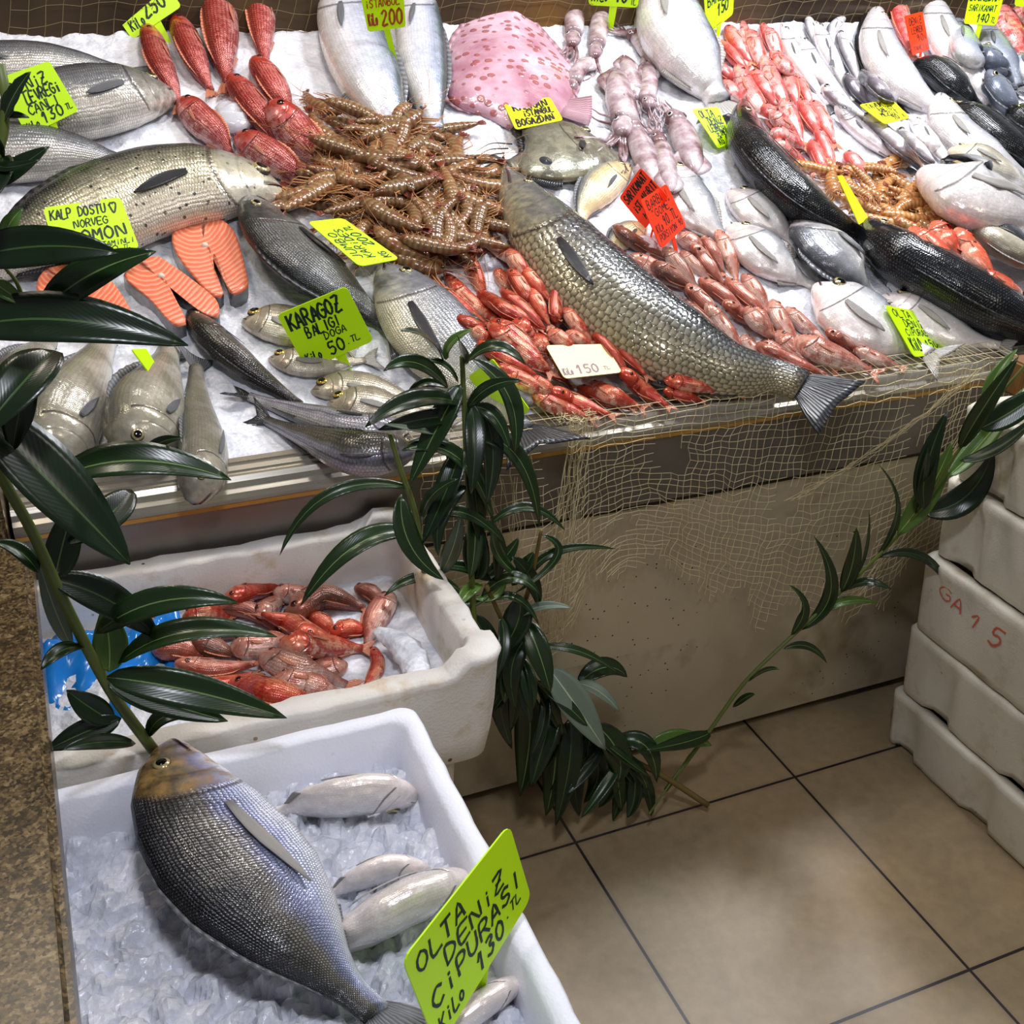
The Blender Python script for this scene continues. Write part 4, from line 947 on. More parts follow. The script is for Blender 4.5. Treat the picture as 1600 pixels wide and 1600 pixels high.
# ---------------------------------------------------------------- squid
def squid_mat():
    m, nt, b = new_mat('squid_skin'); n = N(nt); o = n.coord('Object')
    col = n.ramp(n.noise(o, 14, 4, .6), [(.34, srgb('#d9d0d3')), (.5, srgb('#a99599')), (.64, srgb('#6a494b'))]); spk = n.m('LESS_THAN', n.voro(o, 220), .18)
    n.link(n.mix(n.m('MULTIPLY', spk, .5), col, srgb('#6b4246')), b.inputs['Base Color']); b.inputs['Roughness'].default_value = .14; b.inputs['Subsurface Weight'].default_value = .15; b.inputs['Subsurface Radius'].default_value = (.01, .005, .005); b.inputs['Subsurface Scale'].default_value = .5
    n.bump(n.noise(o, 40, 3), b, .2, .002); return m
M_sq = squid_mat(); M_sqb = M_sq
def squid(w_, pts, label, arms=7, seed=0, maxlift=.05, head=True):
    """points run from the mantle tip to the ends of the arms"""
    rnd = random.Random(seed); P2 = spline([tuple(map(float, p.split(','))) for p in pts.split()], 31); L = np.full(31, .01)
    for it in range(2):
        W = np.array([bed.px(x, y, l) for (x, y), l in zip(P2, L)]); T = unit(np.gradient(W, axis=0)); Dd = unit(np.cross(bed.n, T))
        t2 = P2[12]-P2[10]; t2 /= np.linalg.norm(t2); pp = np.array([-t2[1], t2[0]])*w_/2; dv = bed.px(*(P2[11]+pp))-bed.px(*(P2[11]-pp)); ww = np.linalg.norm(dv-T[11]*(dv@T[11]))*.95
        g = np.array([np.percentile([bed.at(W[i]+Dd[i]*ww*f) for f in (-.4, 0, .4)], 60) for i in range(31)]); g = np.convolve(np.pad(g, 6, 'edge'), np.ones(13)/13, 'valid'); g = np.minimum(g, maxlift); L = g+ww*.36-.004
    W = np.array([bed.px(x, y, l) for (x, y), l in zip(P2, L)]); T = unit(np.gradient(W, axis=0)); Dd = unit(np.cross(bed.n, T))
    root = empty('squid', W[10]-bed.n*L[10]*.9); org = np.array(root.location); tag(root, label, 'squid', 'squid heaped beside the turbot'); root['_px'] = tuple(map(float, P2[12]))
    mb = MB(); nm = 19
    r = np.interp(np.linspace(0, 1, nm), [0, .06, .25, .6, .92, 1], [.02, .18, .40, .5, .47, .40])*ww
    V = []; k = 14
    for i in range(nm):
        for j in range(k): a = 2*math.pi*j/k; V.append(W[i]+Dd[i]*r[i]*math.cos(a)+bed.n*r[i]*.72*math.sin(a))
    Fc = [(i*k+j, i*k+(j+1) % k, (i+1)*k+(j+1) % k, (i+1)*k+j) for i in range(nm-1) for j in range(k)]+[tuple(range(k))[::-1], tuple((nm-1)*k+j for j in range(k))]
    link('mantle', mesh('mantle', V, Fc, None, True, None, org), M_sq, root)
    for s in (-1, 1):
        G = []
        for i in range(9):
            t = i/8; q = int(t*9); ex = ww*.42*math.sin(math.pi*min(.98, t*.9+.06)); G.append([W[q]+Dd[q]*s*r[q]*.7+bed.n*.001, W[q]+Dd[q]*s*(r[q]*.7+ex*.6)+bed.n*.003, W[q]+Dd[q]*s*(r[q]*.7+ex)-bed.n*.003])
        MB().slab(np.array(G), bed.n, .0009).build('fin', M_sq, root, True, org)
    if head:
        V = []
        hr = np.array([.30, .36, .40, .36, .28, .2])*ww
        for i in range(6):
            q = 18+i
            for j in range(k): a = 2*math.pi*j/k; V.append(W[min(q, 30)]+Dd[min(q, 30)]*hr[i]*math.cos(a)+bed.n*hr[i]*.75*math.sin(a))
        Fc = [(i*k+j, i*k+(j+1) % k, (i+1)*k+(j+1) % k, (i+1)*k+j) for i in range(5) for j in range(k)]+[tuple(range(k))[::-1], tuple(5*k+j for j in range(k))]
        hd_ = link('head', mesh('head', V, Fc, None, True, None, org), M_sq, root)
        for s in (-1, 1):
            e = link('eye', EYE(ww*.11), [plain('squid_eye', '#0b0b10', .1), plain('squid_iris', '#d9d4d8', .2), plain('squid_lid', '#8b7377', .3)], hd_); nn = unit(bed.n*.7+Dd[20]*s*.7); e.location = W[20]+Dd[20]*s*ww*.27+bed.n*ww*.2-org; e.rotation_euler = Vector(nn).to_track_quat('Z', 'Y').to_euler()
        for a_ in range(arms):
            s = (a_/(arms-1)*2-1); q = [W[22]+Dd[22]*s*ww*.14]; d = unit(T[22]+Dd[22]*s*.35); ln = np.linalg.norm(W[30]-W[22])*rnd.uniform(1.0, 1.5)
            for m_ in range(7):
                d = unit(d+Dd[22]*rnd.uniform(-.45, .45)+T[22]*.1); nx = q[-1]+d*ln/7; hh = (nx-bed.O)@bed.n; nx = nx+bed.n*((min(bed.at(nx), maxlift)+.005)-hh)*.5; q.append(nx)
            MB().tube(spline(q, 20), np.linspace(ww*.085, ww*.02, 20), 7).build('tentacle', M_sq, hd_, True, org)
    for i in range(0, 31):
        for f in np.linspace(-1, 1, 9): bed.stamp(W[i]+Dd[i]*ww*.45*f, L[i]+ww*.3*math.sqrt(1-f*f*.98))
    return root
squid(34, '905,-20 898,20 896,55 885,100', 'brown-pink squid at the top beside the turbot tip', seed=1)
squid(32, '942,-4 936,45 930,80 915,118', 'upright brown squid left of the 90 card stake', seed=2)
squid(26, '925,92 905,110 895,130 880,155', 'small squid with tangled arms beside the turbot edge', seed=3)
squid(24, '1028,112 1010,78 990,55 955,42', 'white squid with one black eye below the 90 card', seed=4)
squid(30, '975,88 985,120 995,150 1010,175', 'pink squid, left of the pair in the middle', seed=5)
squid(30, '1012,96 1015,130 1012,155 1030,190', 'white-patched squid, right of the pair in the middle', seed=6)
squid(46, '962,108 968,150 975,195 955,240', 'largest pale squid in the heap', seed=7)
squid(40, '1028,290 1010,250 990,200 965,160', 'squid with brown streaks pointing down at the red cards', seed=8, maxlift=.06)
squid(34, '1050,300 1040,255 1028,215 1010,180', 'narrow squid between the streaked one and the brown-spotted one', seed=9)
squid(42, '1086,272 1075,230 1055,185 1030,150', 'brown-spotted squid nearest the crushed ice', seed=10, maxlift=.06)
# ---------------------------------------------------------------- turbot (flat fish)
def turbot():
    m, nt, b = new_mat('turbot_skin'); n = N(nt); o = n.coord('Object')
    v = n.voro(o, 38); mk = n.ramp(v, [(.26, (1, 1, 1)), (.36, (0, 0, 0))]); col = n.ramp(n.noise(o, 10, 4), [(.35, srgb('#ab7888')), (.65, srgb('#d8b6c4'))])
    col = n.mix(n.m('MULTIPLY', mk, .8), col, srgb('#9a4a42')); n.link(col, b.inputs['Base Color']); b.inputs['Roughness'].default_value = .16; n.bump(n.m('ADD', n.m('MULTIPLY', mk, 1.2), n.noise(o, 60, 3)), b, .6, .003)
    out = [(795, -22), (740, 22), (705, 68), (697, 110), (698, 152), (718, 170), (760, 185), (808, 208), (850, 205), (880, 180), (898, 150), (902, 120), (880, 88), (850, 52), (825, 20), (812, -10)]
    P = spline(out+[out[0]], 65)[:-1]; c = np.array([800., 105.]); root = empty('turbot', bed.px(800, 105, .0)); org = np.array(root.location)
    tag(root, 'pink turbot with red bumps, flat and diamond-shaped', 'fish'); root['_px'] = (800., 105.)
    rings = [(1, .002), (.985, .007), (.93, .013), (.8, .024), (.6, .036), (.35, .044), (.12, .047)]; V = []; k = len(P); 
    for s, h in rings:
        for p in P: V.append(bed.px(*(c+(p-c)*s), h))
    V.append(bed.px(*c, .047)); Fc = [(i*k+j, i*k+(j+1) % k, (i+1)*k+(j+1) % k, (i+1)*k+j) for i in range(len(rings)-1) for j in range(k)]
    Fc += [((len(rings)-1)*k+j, (len(rings)-1)*k+(j+1) % k, len(V)-1) for j in range(k)]; Fc.append(tuple(range(k))[::-1])
    link('body', mesh('body', V, Fc, None, True, None, org), m, root)
    fm = fin_mat('turbot_fin', '#8d6470', '#d9b2be')
    for nm_, (a, b_) in {'dorsal_fin': (2, 26), 'anal_fin': (40, 62)}.items():
        G = []
        for i in range(a, b_):
            p = P[i]; e = math.sin(math.pi*(i-a)/(b_-a-1)); G.append([bed.px(*(c+(p-c)*.97), .006), bed.px(*(c+(p-c)*(1+.05*e+(.015 if i % 2 else 0))), .004)])
        MB().slab(np.array(G).transpose(1, 0, 2), bed.n, .001).build(nm_, fm, root, True, org)
    G = []
    for i in range(6):
        t = i/5; G.append([bed.px(880+45*t, 165+8*t-(8+16*t)*1+0, .008)+0*bed.n, bed.px(880+45*t, 172+10*t, .012), bed.px(872+48*t, 180+(16)*t, .008)])
    MB().slab(np.array(G), bed.n, .001).build('tail_fin', fm, root, True, org)
    for p in P:
        for s in np.linspace(.05, 1, 30): bed.stamp(bed.px(*(c+(p-c)*s), .01), .03*(1-s*s)+.006)
turbot()
# dory: dark side spot and long dorsal filaments belong to it
for o in list(bpy.data.objects):
    if o.name == 'john_dory':
        mb = MB()
        for i in range(6):
            a = bed.px(800-i*6, 225+i*7, .02); b = bed.px(768-i*4, 224+i*10, .03); c_ = bed.px(745-i*2, 236+i*12, .02); mb.tube(spline([a, b, c_], 10), np.linspace(.0016, .0004, 10), 4)
        mb.build('fin_filaments', G2, o, True, np.array(o.location))
        ctr_ = bed.px(853, 250, .052); V = []
        for r_ in (0.001, .55, 1):
            for j in range(20): a = 2*math.pi*j/20; V.append(ctr_+(bed.e1*math.cos(a)+bed.e2*math.sin(a)*1.1)*.013*r_-bed.n*(.0015*r_*r_))
        link('side_spot', mesh('side_spot', V, [(i*20+j, i*20+(j+1) % 20, (i+1)*20+(j+1) % 20, (i+1)*20+j) for i in range(2) for j in range(20)]+[tuple(range(20))], None, True, None, np.array(o.location)), plain('spot', '#2c2f36', .2), o)
# ---------------------------------------------------------------- salmon steaks
def steak_mat():
    m, nt, b = new_mat('salmon_flesh'); n = N(nt); uv = n.node('ShaderNodeUVMap').outputs[0]
    wv = n.node('ShaderNodeTexWave', wave_type='RINGS', rings_direction='SPHERICAL'); n.link(uv, wv.inputs['Vector']); wv.inputs['Scale'].default_value = 4.2; wv.inputs['Distortion'].default_value = 2.5; wv.inputs['Detail'].default_value = 1.5; wv.inputs['Detail Scale'].default_value = 1.2
    col = n.ramp(wv.outputs[1], [(.0, srgb('#e57350')), (.7, srgb('#e98260')), (.95, srgb('#f0a98a'))]); n.link(n.mix(n.m('MULTIPLY', n.noise(uv, 9, 4), .3), col, srgb('#e0643f')), b.inputs['Base Color'])
    b.inputs['Roughness'].default_value = .3; b.inputs['Subsurface Weight'].default_value = .2; b.inputs['Subsurface Radius'].default_value = (.02, .008, .005); b.inputs['Subsurface Scale'].default_value = .4; n.bump(wv.outputs[1], b, .25, .001); return m
M_st = steak_mat(); M_sk = fish_mat('steak_skin', [(0, '#24252a'), (.5, '#8d8f94'), (1, '#e5ddd6')], '#555555', 10, 8, .3); M_bone = plain('bone', '#efdccb', .4)
def steak(outline, cen, label, thick=.026, lift=0.0):
    P = spline([tuple(map(float, p.split(','))) for p in outline.split()], 49); P = np.vstack([P]); k = len(P); c = np.array(cen, float)
    root = empty('salmon_steak', bed.px(*cen, 0)); org = np.array(root.location); tag(root, label, 'salmon steak', 'salmon steaks')
    sc = np.abs(P-c).max(); z0 = lift
    V = []; uv = []
    top = lambda p, s, h: bed.px(*(c+(p-c)*s), z0+h)
    for s, h in ((1, thick-.004), (.975, thick), (.9, thick+.0005), (.7, thick), (.45, thick), (.2, thick)):
        for p in P: V.append(top(p, s, h)); q = (p-c)*s/sc; uv.append((q[0]+.15, q[1]+.4))
    V.append(top(c, 1, thick)); uv.append((.15, .4)); m_ = len(V)-1
    Fc = [(i*k+j, i*k+(j+1) % k, (i+1)*k+(j+1) % k, (i+1)*k+j) for i in range(5) for j in range(k)]+[(5*k+j, 5*k+(j+1) % k, m_) for j in range(k)]
    link('flesh', mesh('flesh', V, Fc, uv, True, None, org), M_st, root)
    V = []; uv = []
    for h in (-.004, thick*.3, thick*.7, thick-.004):
        for j, p in enumerate(P): x = c+(p-c)*1.0; V.append(bed.px(*x, z0+thick-.004)+(-bed.n*(thick-.004-h))); uv.append((j/k*3, abs(j/k*2-1)))
    link('skin', mesh('skin', V, [(i*k+j, i*k+(j+1) % k, (i+1)*k+(j+1) % k, (i+1)*k+j) for i in range(3) for j in range(k)]+[tuple(range(k))], uv, True, None, org), M_sk, root)
    for p in P:
        for s in np.linspace(.05, 1, 24): bed.stamp(bed.px(*(c+(p-c)*s), .01), z0+thick)
    return root, org
r_, og = steak('318,338 345,342 366,362 378,395 388,440 386,452 362,462 356,440 345,412 334,398 336,425 350,462 330,462 300,430 276,398 268,368 282,346 318,338', (318, 375), 'horseshoe-shaped salmon steak nearest the big dark bream')
MB().tube([bed.px(320, 384, .026), bed.px(320, 384, .0275)], [.006, .005], 12).build('backbone', M_bone, r_, True, og)
r_, og = steak('216,408 245,400 270,415 305,440 338,468 342,496 318,490 285,465 262,445 258,435 272,462 292,505 270,508 235,470 205,445 193,432 200,418 216,408', (245, 430), 'salmon steak in the middle, partly under an oleander leaf')
MB().tube([bed.px(252, 432, .026), bed.px(252, 432, .0275)], [.006, .005], 12).build('backbone', M_bone, r_, True, og)
r_, og = steak('70,420 105,412 138,416 175,440 205,485 205,498 170,478 140,470 110,470 78,476 60,468 58,440 70,420', (115, 442), 'salmon steak at the left, mostly hidden by dark leaves')
# ---------------------------------------------------------------- boxes of fish in front
def boxbed(z, x0, x1, y0, y1): return Bed((0, 0, z), 0.0, x0, x1, y0, y1)
bB = boxbed(.588, -.27, .43, 1.0, 1.40); bA = boxbed(.605, -.32, .31, .42, .98)
def ice_slab(bd, x0, x1, y0, y1, amp, label, r=.035, step=.006, chunk=False, mat=None, slope=0.0):
    xs = np.arange(x0, x1+step/2, step); ys = np.arange(y0, y1+step/2, step); G = np.zeros((len(xs), len(ys), 3))
    for i, x in enumerate(xs):
        for j, y in enumerate(ys):
            h = amp*fbm(x*9, y*9, 2)+amp*.5*noise.noise(Vector((x*38, y*38, 4)))
            if chunk:
                d, p = noise.voronoi(Vector((x*42+.6*noise.noise(Vector((x*60, y*60, 0))), y*42, 0))); h += (.5-min(1, d[0]*1.5))*amp*1.1+(noise.cell(p[0]*7)-.5)*amp*.9
                d, p = noise.voronoi(Vector((x*110, y*110, 3))); h += (.4-min(1, d[0]))*amp*.45
            G[i, j] = (x, y, bd.O[2]-.004+h+slope*(x-x0))
    o = MB().grid(G).build('crushed_ice', mat or M_ice, None, not chunk); tag(o, label, 'ice', kind='stuff'); return o
ice_slab(bB, -.28, .419, 1.05, 1.378, .008, 'crushed ice in the stained box under the pink fish')
M_iceA = ice_mat('box_ice', '#f1f3fc', .25)
ice_slab(bA, -.32, .296, .44, .966, .011, 'chunky crushed ice in the clean front box', chunk=True, step=.0045, mat=M_iceA)
def FB(bd, kind, w, side, roll, pts, label, **k):
    P = [tuple(map(float, p.split(','))) for p in pts.split()]; k.setdefault('detail', 2 if w >= 60 else 1); return fish(bd, kind, w, side, P, label, roll, **k)
outB = []
for r in '''24|220,985 262,978 300,990|mullet_pink
22|290,965 330,958 365,968|mullet
24|300,990 345,985 390,998|mullet_brown
24|560,918 585,930 600,955|mullet_pink
24|470,990 505,1000 540,1005|mullet
24|540,1040 500,1045 450,1035|mullet_pink
24|345,948 395,955 440,992|mullet_pink
22|318,932 360,918 430,914|mullet_pink
22|352,936 400,922 466,908|mullet
26|405,960 425,945 445,928|mullet_pink
34|495,1002 455,975 402,958|mullet
22|430,925 470,930 515,935|mullet_pink
24|195,1010 220,1000 252,1003|mullet_brown
34|248,1012 285,1012 325,1032|mullet_pink
32|305,1000 340,1015 380,1030|mullet_brown
34|452,962 505,932 580,956|mullet_brown
26|488,962 508,975 522,995|mullet
22|520,986 550,982 585,990|mullet
34|612,930 588,965 570,1015|mullet_pink
32|366,1012 430,1006 470,1000|mullet_pink
32|440,1006 500,1010 580,1014|mullet
20|585,1012 590,1045 560,1088|mullet
26|276,1036 340,1046 412,1034|mullet_pink
26|280,1062 330,1074 405,1050|mullet
36|408,1026 470,1046 555,1074|mullet_brown
30|432,1060 480,1068 548,1092|mullet_pink
40|364,1068 430,1084 518,1108|mullet
16|330,1134 365,1132 400,1124|mullet'''.splitlines():
    q = r.split('|'); o = fish(bB, q[2], float(q[0])*1.18, 'L' if random.random() < .3 else 'R', [tuple(map(float, p.split(','))) for p in q[1].split()], '', random.uniform(0, 22), group='pink fish in the stained foam box', detail=1, maxlift=.035, ext=.08); outB.append(o)
PILES.append((outB, 'pink mullet'))
FB(bA, 'bream_light', 92, 'R', -62, '648,1250 590,1240 520,1250 380,1280', 'bream upside down at the far wall of the front box', lift=[-.014, -.01, -.022])
FB(bA, 'bream_light', 66, 'R', -68, '672,1362 610,1356 560,1375 470,1420', 'small white bream belly half sunk in ice in the front box', lift=[-.014, -.018, -.03])
FB(bA, 'bream_light', 146, 'R', -58, '735,1380 670,1398 600,1430 440,1540', 'bream belly-up beside the green card in the front box', lift=[-.016, -.02, -.04])
FB(bA, 'bream_light', 108, 'R', -62, '822,1530 765,1562 700,1610 580,1700', 'bream belly-up at the bottom edge of the photo', lift=[-.016, -.02, -.03])
FB(bA, 'bream_big', 236, 'R', 6, '268,1158 296,1235 372,1350 470,1465 545,1545 660,1650', 'large gilt-head bream lying on top of the ice in front', lift=[.052, .036, .03, .026, .02, .014])
# blue plastic bag and lump of ice in the stained box
G = np.zeros((46, 40, 3))
for i in range(46):
    for j in range(40):
        x = -.085+.175*i/45; y = 1.06+.30*j/39; u = i/45; v = j/39
        ridge = .036*math.exp(-((v-.80-.10*u)/.12)**2)*(1-.3*abs(u-.5))+.010*abs(math.sin(u*14+v*5))*.6
        G[i, j] = (x+.012*math.sin(v*9), y+.012*math.sin(u*8), (.574 if v < .6 else .580)+ridge+.010*noise.noise(Vector((x*40, y*40, 0)))+.006*abs(noise.noise(Vector((x*120, y*90, 2))))-.012*math.exp(-((v-.35)/.12)**2))
o = MB().slab(G, (0, 0, 1), .0006).build('plastic_bag', plain('blue_plastic', '#1f7fd6', .18), None, True); tag(o, 'crumpled bright blue plastic bag in the stained foam box', 'bag')
def lump(bd, pts, rad, label, seed=0, mat=None, base=.0):
    P = spline([bd.px(*map(float, p.split(',')), base+rad*.5) for p in pts.split()], 18); V = []; k = 16
    T = unit(np.gradient(P, axis=0)); n_ = len(P)
    for i in range(n_):
        a = unit(np.cross(T[i], bd.n)); b = np.cross(a, T[i]); rr = rad*math.sin(math.pi*(i+.6)/(n_+.2))**.45
        for j in range(k):
            an = 2*math.pi*j/k; d = 1+.35*noise.noise(Vector((i*.6, math.cos(an)*1.5+seed, math.sin(an)*1.5))); V.append(P[i]+(a*math.cos(an)*1.15+b*math.sin(an)*.7)*rr*d)
    o = link('ice_lump', mesh('ice_lump', V, [(i*k+j, i*k+(j+1) % k, (i+1)*k+(j+1) % k, (i+1)*k+j) for i in range(n_-1) for j in range(k)]+[tuple(range(k))[::-1], tuple((n_-1)*k+j for j in range(k))]), mat or M_ice); tag(o, label, 'ice'); return o
lump(bB, '588,985 625,1005 650,1040 655,1085', .018, 'curved lump of packed ice at the right of the stained box', 1, base=.012)
M_clear = plain('clear_ice', '#e9ecf7', .12, 0, **{'Transmission Weight': .35})
lump(bed, '345,165 362,180 375,205', .028, 'smooth clear ice lump between the large red mullets', 2, M_clear)
lump(bed, '1395,432 1410,450 1428,468', .022, 'clear ice lump between the dark bream and the black-backed bass', 3, M_clear)
lump(bed, '1000,372 1010,385 1020,398', .020, 'pinkish ice lump under the two red cards', 4)
# ---------------------------------------------------------------- price cards on stakes
def card_mat(name, c, e=0):
    m, nt, b = new_mat(name); b.inputs['Base Color'].default_value = (*srgb(c), 1); b.inputs['Roughness'].default_value = .38
    b.inputs['Transmission Weight'].default_value = 0; return m
CG = card_mat('green_card', '#ccff00'); CY = card_mat('yellow_card', '#f4f51e'); CR = card_mat('red_card', '#ff3a12'); CW = card_mat('pale_yellow_card', '#fffaa8')
INK = plain('ink', '#0c2a22', .5); INKR = plain('red_ink', '#a8481c', .5); INKB = plain('black_ink', '#191414', .5); INKV = plain('faded_ink', '#9a7f8c', .6)
def fitplane(q, anchor, prefer, lean=.35):
    best = None
    for yaw in range(-80, 81, 5):
        for pit in range(-10, 86, 5):
            y, p = math.radians(yaw), math.radians(pit)
            n_ = np.array([math.sin(y)*math.cos(p), -math.cos(y)*math.cos(p), math.sin(p)])
            C = []
            ok = True
            for x, z in q:
                r = ray(x, z); dn = r@n_
                if abs(dn) < 60: ok = False; break
                C.append(CAM+r*(((anchor-CAM)@n_)/dn))
            if not ok or (CAM-C[0])@n_ < .02: continue
            C = np.array(C); e = [C[(i+1) % 4]-C[i] for i in range(4)]; l = [np.linalg.norm(x) for x in e]
            err = sum(abs(e[i]@e[(i+1) % 4])/(l[i]*l[(i+1) % 4]) for i in range(4))+2*abs(math.log(l[0]/l[2]))+2*abs(math.log(l[1]/l[3]))
            err += lean*(1-n_@prefer)
            asp = l[0]/l[1]; err += .6*max(0, abs(math.log(asp/1.15))-.3)
            if best is None or err < best[0]: best = (err, n_, C)
    return best[1], best[2]
def card(q, base, lines, label, mat=CG, ink=INK, bd=None, lift=.0, prefer=None, stake=True, wid=.05, flat=False, top=None, anchor=None):
    bd = bd or bed; q = [tuple(map(float, p.split(','))) for p in q.split()]
    bx, by = base; hh = bd.at(bd.px(bx, by, 0)) if not flat else 0; B = bd.px(bx, by, min(hh, .05)+lift) if anchor is None else anchor
    pf = unit(prefer) if prefer is not None else unit(np.array([CAM[0]-B[0], CAM[1]-B[1], .55]))
    if flat == 'bed':
        for _ in range(2):
            C = np.array([bd.px(x, y, hh+lift) for x, y in q]); hh = np.percentile([bd.at(C[0]*(1-a)*(1-b)+C[1]*a*(1-b)+C[2]*a*b+C[3]*(1-a)*b) for a in np.linspace(.05, .95, 9) for b in np.linspace(.05, .95, 9)], 93)
        n_, C = bd.n, np.array([bd.px(x, y, hh+.004) for x, y in q])
    else: n_, C = fitplane(q, B, pf)
    root = empty('price_card', B); org = np.array(root.location); tag(root, label, 'price card')
    # rounded card sheet
    tl, tr, br, bl = C; W_, H_ = np.linalg.norm(tr-tl), np.linalg.norm(bl-tl); r = .07; P = []
    for cu, cv, a0 in ((1-r, r*W_/H_, -90), (1-r, 1-r*W_/H_, 0), (r, 1-r*W_/H_, 90), (r, r*W_/H_, 180)):
        for i in range(5):
            a = math.radians(a0+22.5*i); P.append((cu+r*math.cos(a), cv+r*W_/H_*math.sin(a)))
    V = []
    for s in (1, -1):
        for u, v in P: V.append(((tl*(1-u)+tr*u)*(1-v)+(bl*(1-u)+br*u)*v)+n_*.0008*s)
    k = len(P); Fc = [tuple(range(k)), tuple(range(k, 2*k))[::-1]]+[(i, (i+1) % k, (i+1) % k+k, i+k) for i in range(k)]
    sheet = link('card', mesh('card', V, Fc, None, False, None, org), mat, root)
    if stake:
        m1 = (bl+br)/2 if top is None else bl+(br-bl)*top; sd = unit(br-bl)*W_*.07; up = unit(tl-bl)
        down = B-bd.n*.012
        MB().slab(np.array([[m1+up*H_*.08-sd, m1+up*H_*.08+sd], [m1-sd, m1+sd], [down-sd*.8, down+sd*.8]])-n_*.0014, n_, .0006).build('stake', mat, root, False, org)
    if lines: writing((tl, tr, br, bl), lines, ink, sheet, org, .0011, wid)
    return root
card('147,-25 224,-77 284,10 207,62', (266, 66), [('BALIK', .15, .85, .08, .30), ('FENERi', .15, .8, .34, .56), ('KiLo', .08, .36, .74, .92), ('250', .38, .82, .62, .88), ('TL', .84, .96, .68, .8)], 'yellow-green card reading 250 at the top left above the red mullets', wid=.055)
card('-3,122 77,95 123,173 42,213', (93, 216), [('DENiZ', .08, .8, .12, .34), ('LEVREGi', .25, .92, .34, .56), ('CANLI', .2, .8, .56, .74), ('KiLo', .02, .3, .80, .96), ('130', .35, .78, .72, .95), ('TL', .82, .95, .78, .9)], 'yellow-green card reading 130 at the left edge', wid=.055)
card('67,325 188,308 218,388 92,412', (158, 420), [('KALP DOSTU', .04, .76, .06, .26), ('h', .80, .92, .06, .30), ('NORVEG', .30, .74, .30, .46), ('SOMON', .18, .92, .48, .74), ('3-6-ViTAMiNLi', .2, .98, .76, .87), ('90', .55, .75, .86, .98), ('TL', .8, .9, .88, .96)], 'yellow-green salmon card with a drawn heart', wid=.05)
card('432,492 541,447 584,532 480,578', (545, 572), [('KARAGOZ', .06, .82, .05, .34), ('BALIGI', .22, .72, .34, .54), ('DOGA', .42, .74, .53, .67), ('KiLo', .05, .28, .74, .92), ('50', .38, .64, .70, .94), ('.TL', .64, .86, .76, .88)], 'yellow-green card reading 50 in front of the dark bream', wid=.055)
card('562,417 480,347 536,341 625,405', (590, 400), [('JUMBO', .12, .72, .1, .32), ('KARiDES', .12, .78, .36, .58), ('KG', .06, .2, .7, .9), ('200', .34, .66, .62, .9), ('TL', .7, .82, .66, .86)], 'green card lying upside down beside the brown prawns', stake=False, flat='bed', lift=.035)
card('558,-30 628,-42 634,42 575,50', (622, 104), [('BALIK', .25, .95, .10, .32), ('iSTANBUL', .05, .9, .38, .56), ('KiLo', .06, .3, .64, .9), ('200', .38, .95, .60, .94)], 'lime card with brown writing reading 200 between the two silver fish', ink=INKR, wid=.05)
card('787,163 859,152 880,188 806,203', (835, 180), [('KALKAN', .12, .86, .04, .36), ('iSTANBUL', .26, .92, .36, .62), ('BOGAZDAN', .06, .84, .64, .94)], 'yellow card with black writing lying on the turbot', CY, INKB, stake=False, flat='bed', lift=.012, wid=.07)
card('915,-58 1000,-62 997,12 920,8', (953, 48), [('KiLo', .06, .4, .62, .9), ('90', .5, .8, .5, .92), ('TL', .84, .96, .78, .95)], 'green card reading 90 at the top edge above the squid', wid=.05)
card('1098,-30 1148,-48 1145,22 1104,56', (1122, 62), [('KAYA', .1, .7, .08, .28), ('BARBUN', .08, .9, .30, .52), ('150', .38, .82, .52, .80), ('TL', .84, .97, .5, .62), ('__', .1, .6, .9, .96)], 'green card reading 150 at the top above the rose mullets', wid=.05)
card('1081,171 1121,167 1148,222 1122,232', (1142, 236), [('OLTA', .12, .7, .04, .26), ('DENiZ', .3, .92, .24, .46), ('LEVREGi', .15, .92, .42, .62), ('SEYMEN', .3, .9, .60, .76), ('KG 90', .2, .9, .76, .96)], 'small green card leaning against the black-backed bass', wid=.05)
card('968,309 1001,262 1044,307 1008,358', (1018, 366), [('SARIKANAT', .06, .95, .06, .32), ('iST AViRIT', .1, .98, .40, .64), ('KG', .2, .5, .72, .9)], 'red card tucked behind another red card', CR, INKB, wid=.045, lift=.01)
card('1000,313 1041,287 1072,353 1033,389', (1062, 394), [('BARBUN', .1, .85, .06, .26), ('"GOME"', .12, .9, .28, .46), ('KiLo', .08, .32, .56, .74), ('90.TL', .38, .9, .48, .72), ('PORSIYON:90', .08, .95, .76, .92)], 'red card in front, reading 90 above the pale pink mullets', CR, INKB, wid=.04)
card('1342,164 1393,155 1422,184 1382,194', (1385, 176), [('TAVUK', .10, .6, .04, .28), ('BALIGI', .3, .8, .28, .5), ('MEZGiT', .2, .8, .5, .72), ('90', .45, .68, .68, .95), ('TL', .8, .9, .76, .9)], 'yellow card reading 90 lying on the whitings', CY, INKB, stake=False, flat='bed', lift=.015, wid=.06)
card('1413,25 1441,18 1452,77 1426,87', (1441, 96), [('DENiZ', .15, .85, .08, .28), ('LEVREK', .2, .85, .32, .50), ('90', .4, .8, .52, .72), ('TL', .82, .95, .6, .7), ('TANESI', .1, .9, .80, .92)], 'small red card between the white-bellied bass', CR, INKB, wid=.04)
card('1520,-34 1576,-34 1556,40 1506,37', (1526, 66), [('BOGAZDAN', .04, .92, .28, .5), ('SARIKANAT', .06, .9, .56, .72), ('140', .35, .75, .74, .96), ('TL', .8, .95, .82, .95)], 'green card reading 140 at the top right', wid=.05)
card('1592,-40 1650,-40 1640,14 1585,9', (1605, 40), [], 'green card cut off by the top right corner', wid=.05)
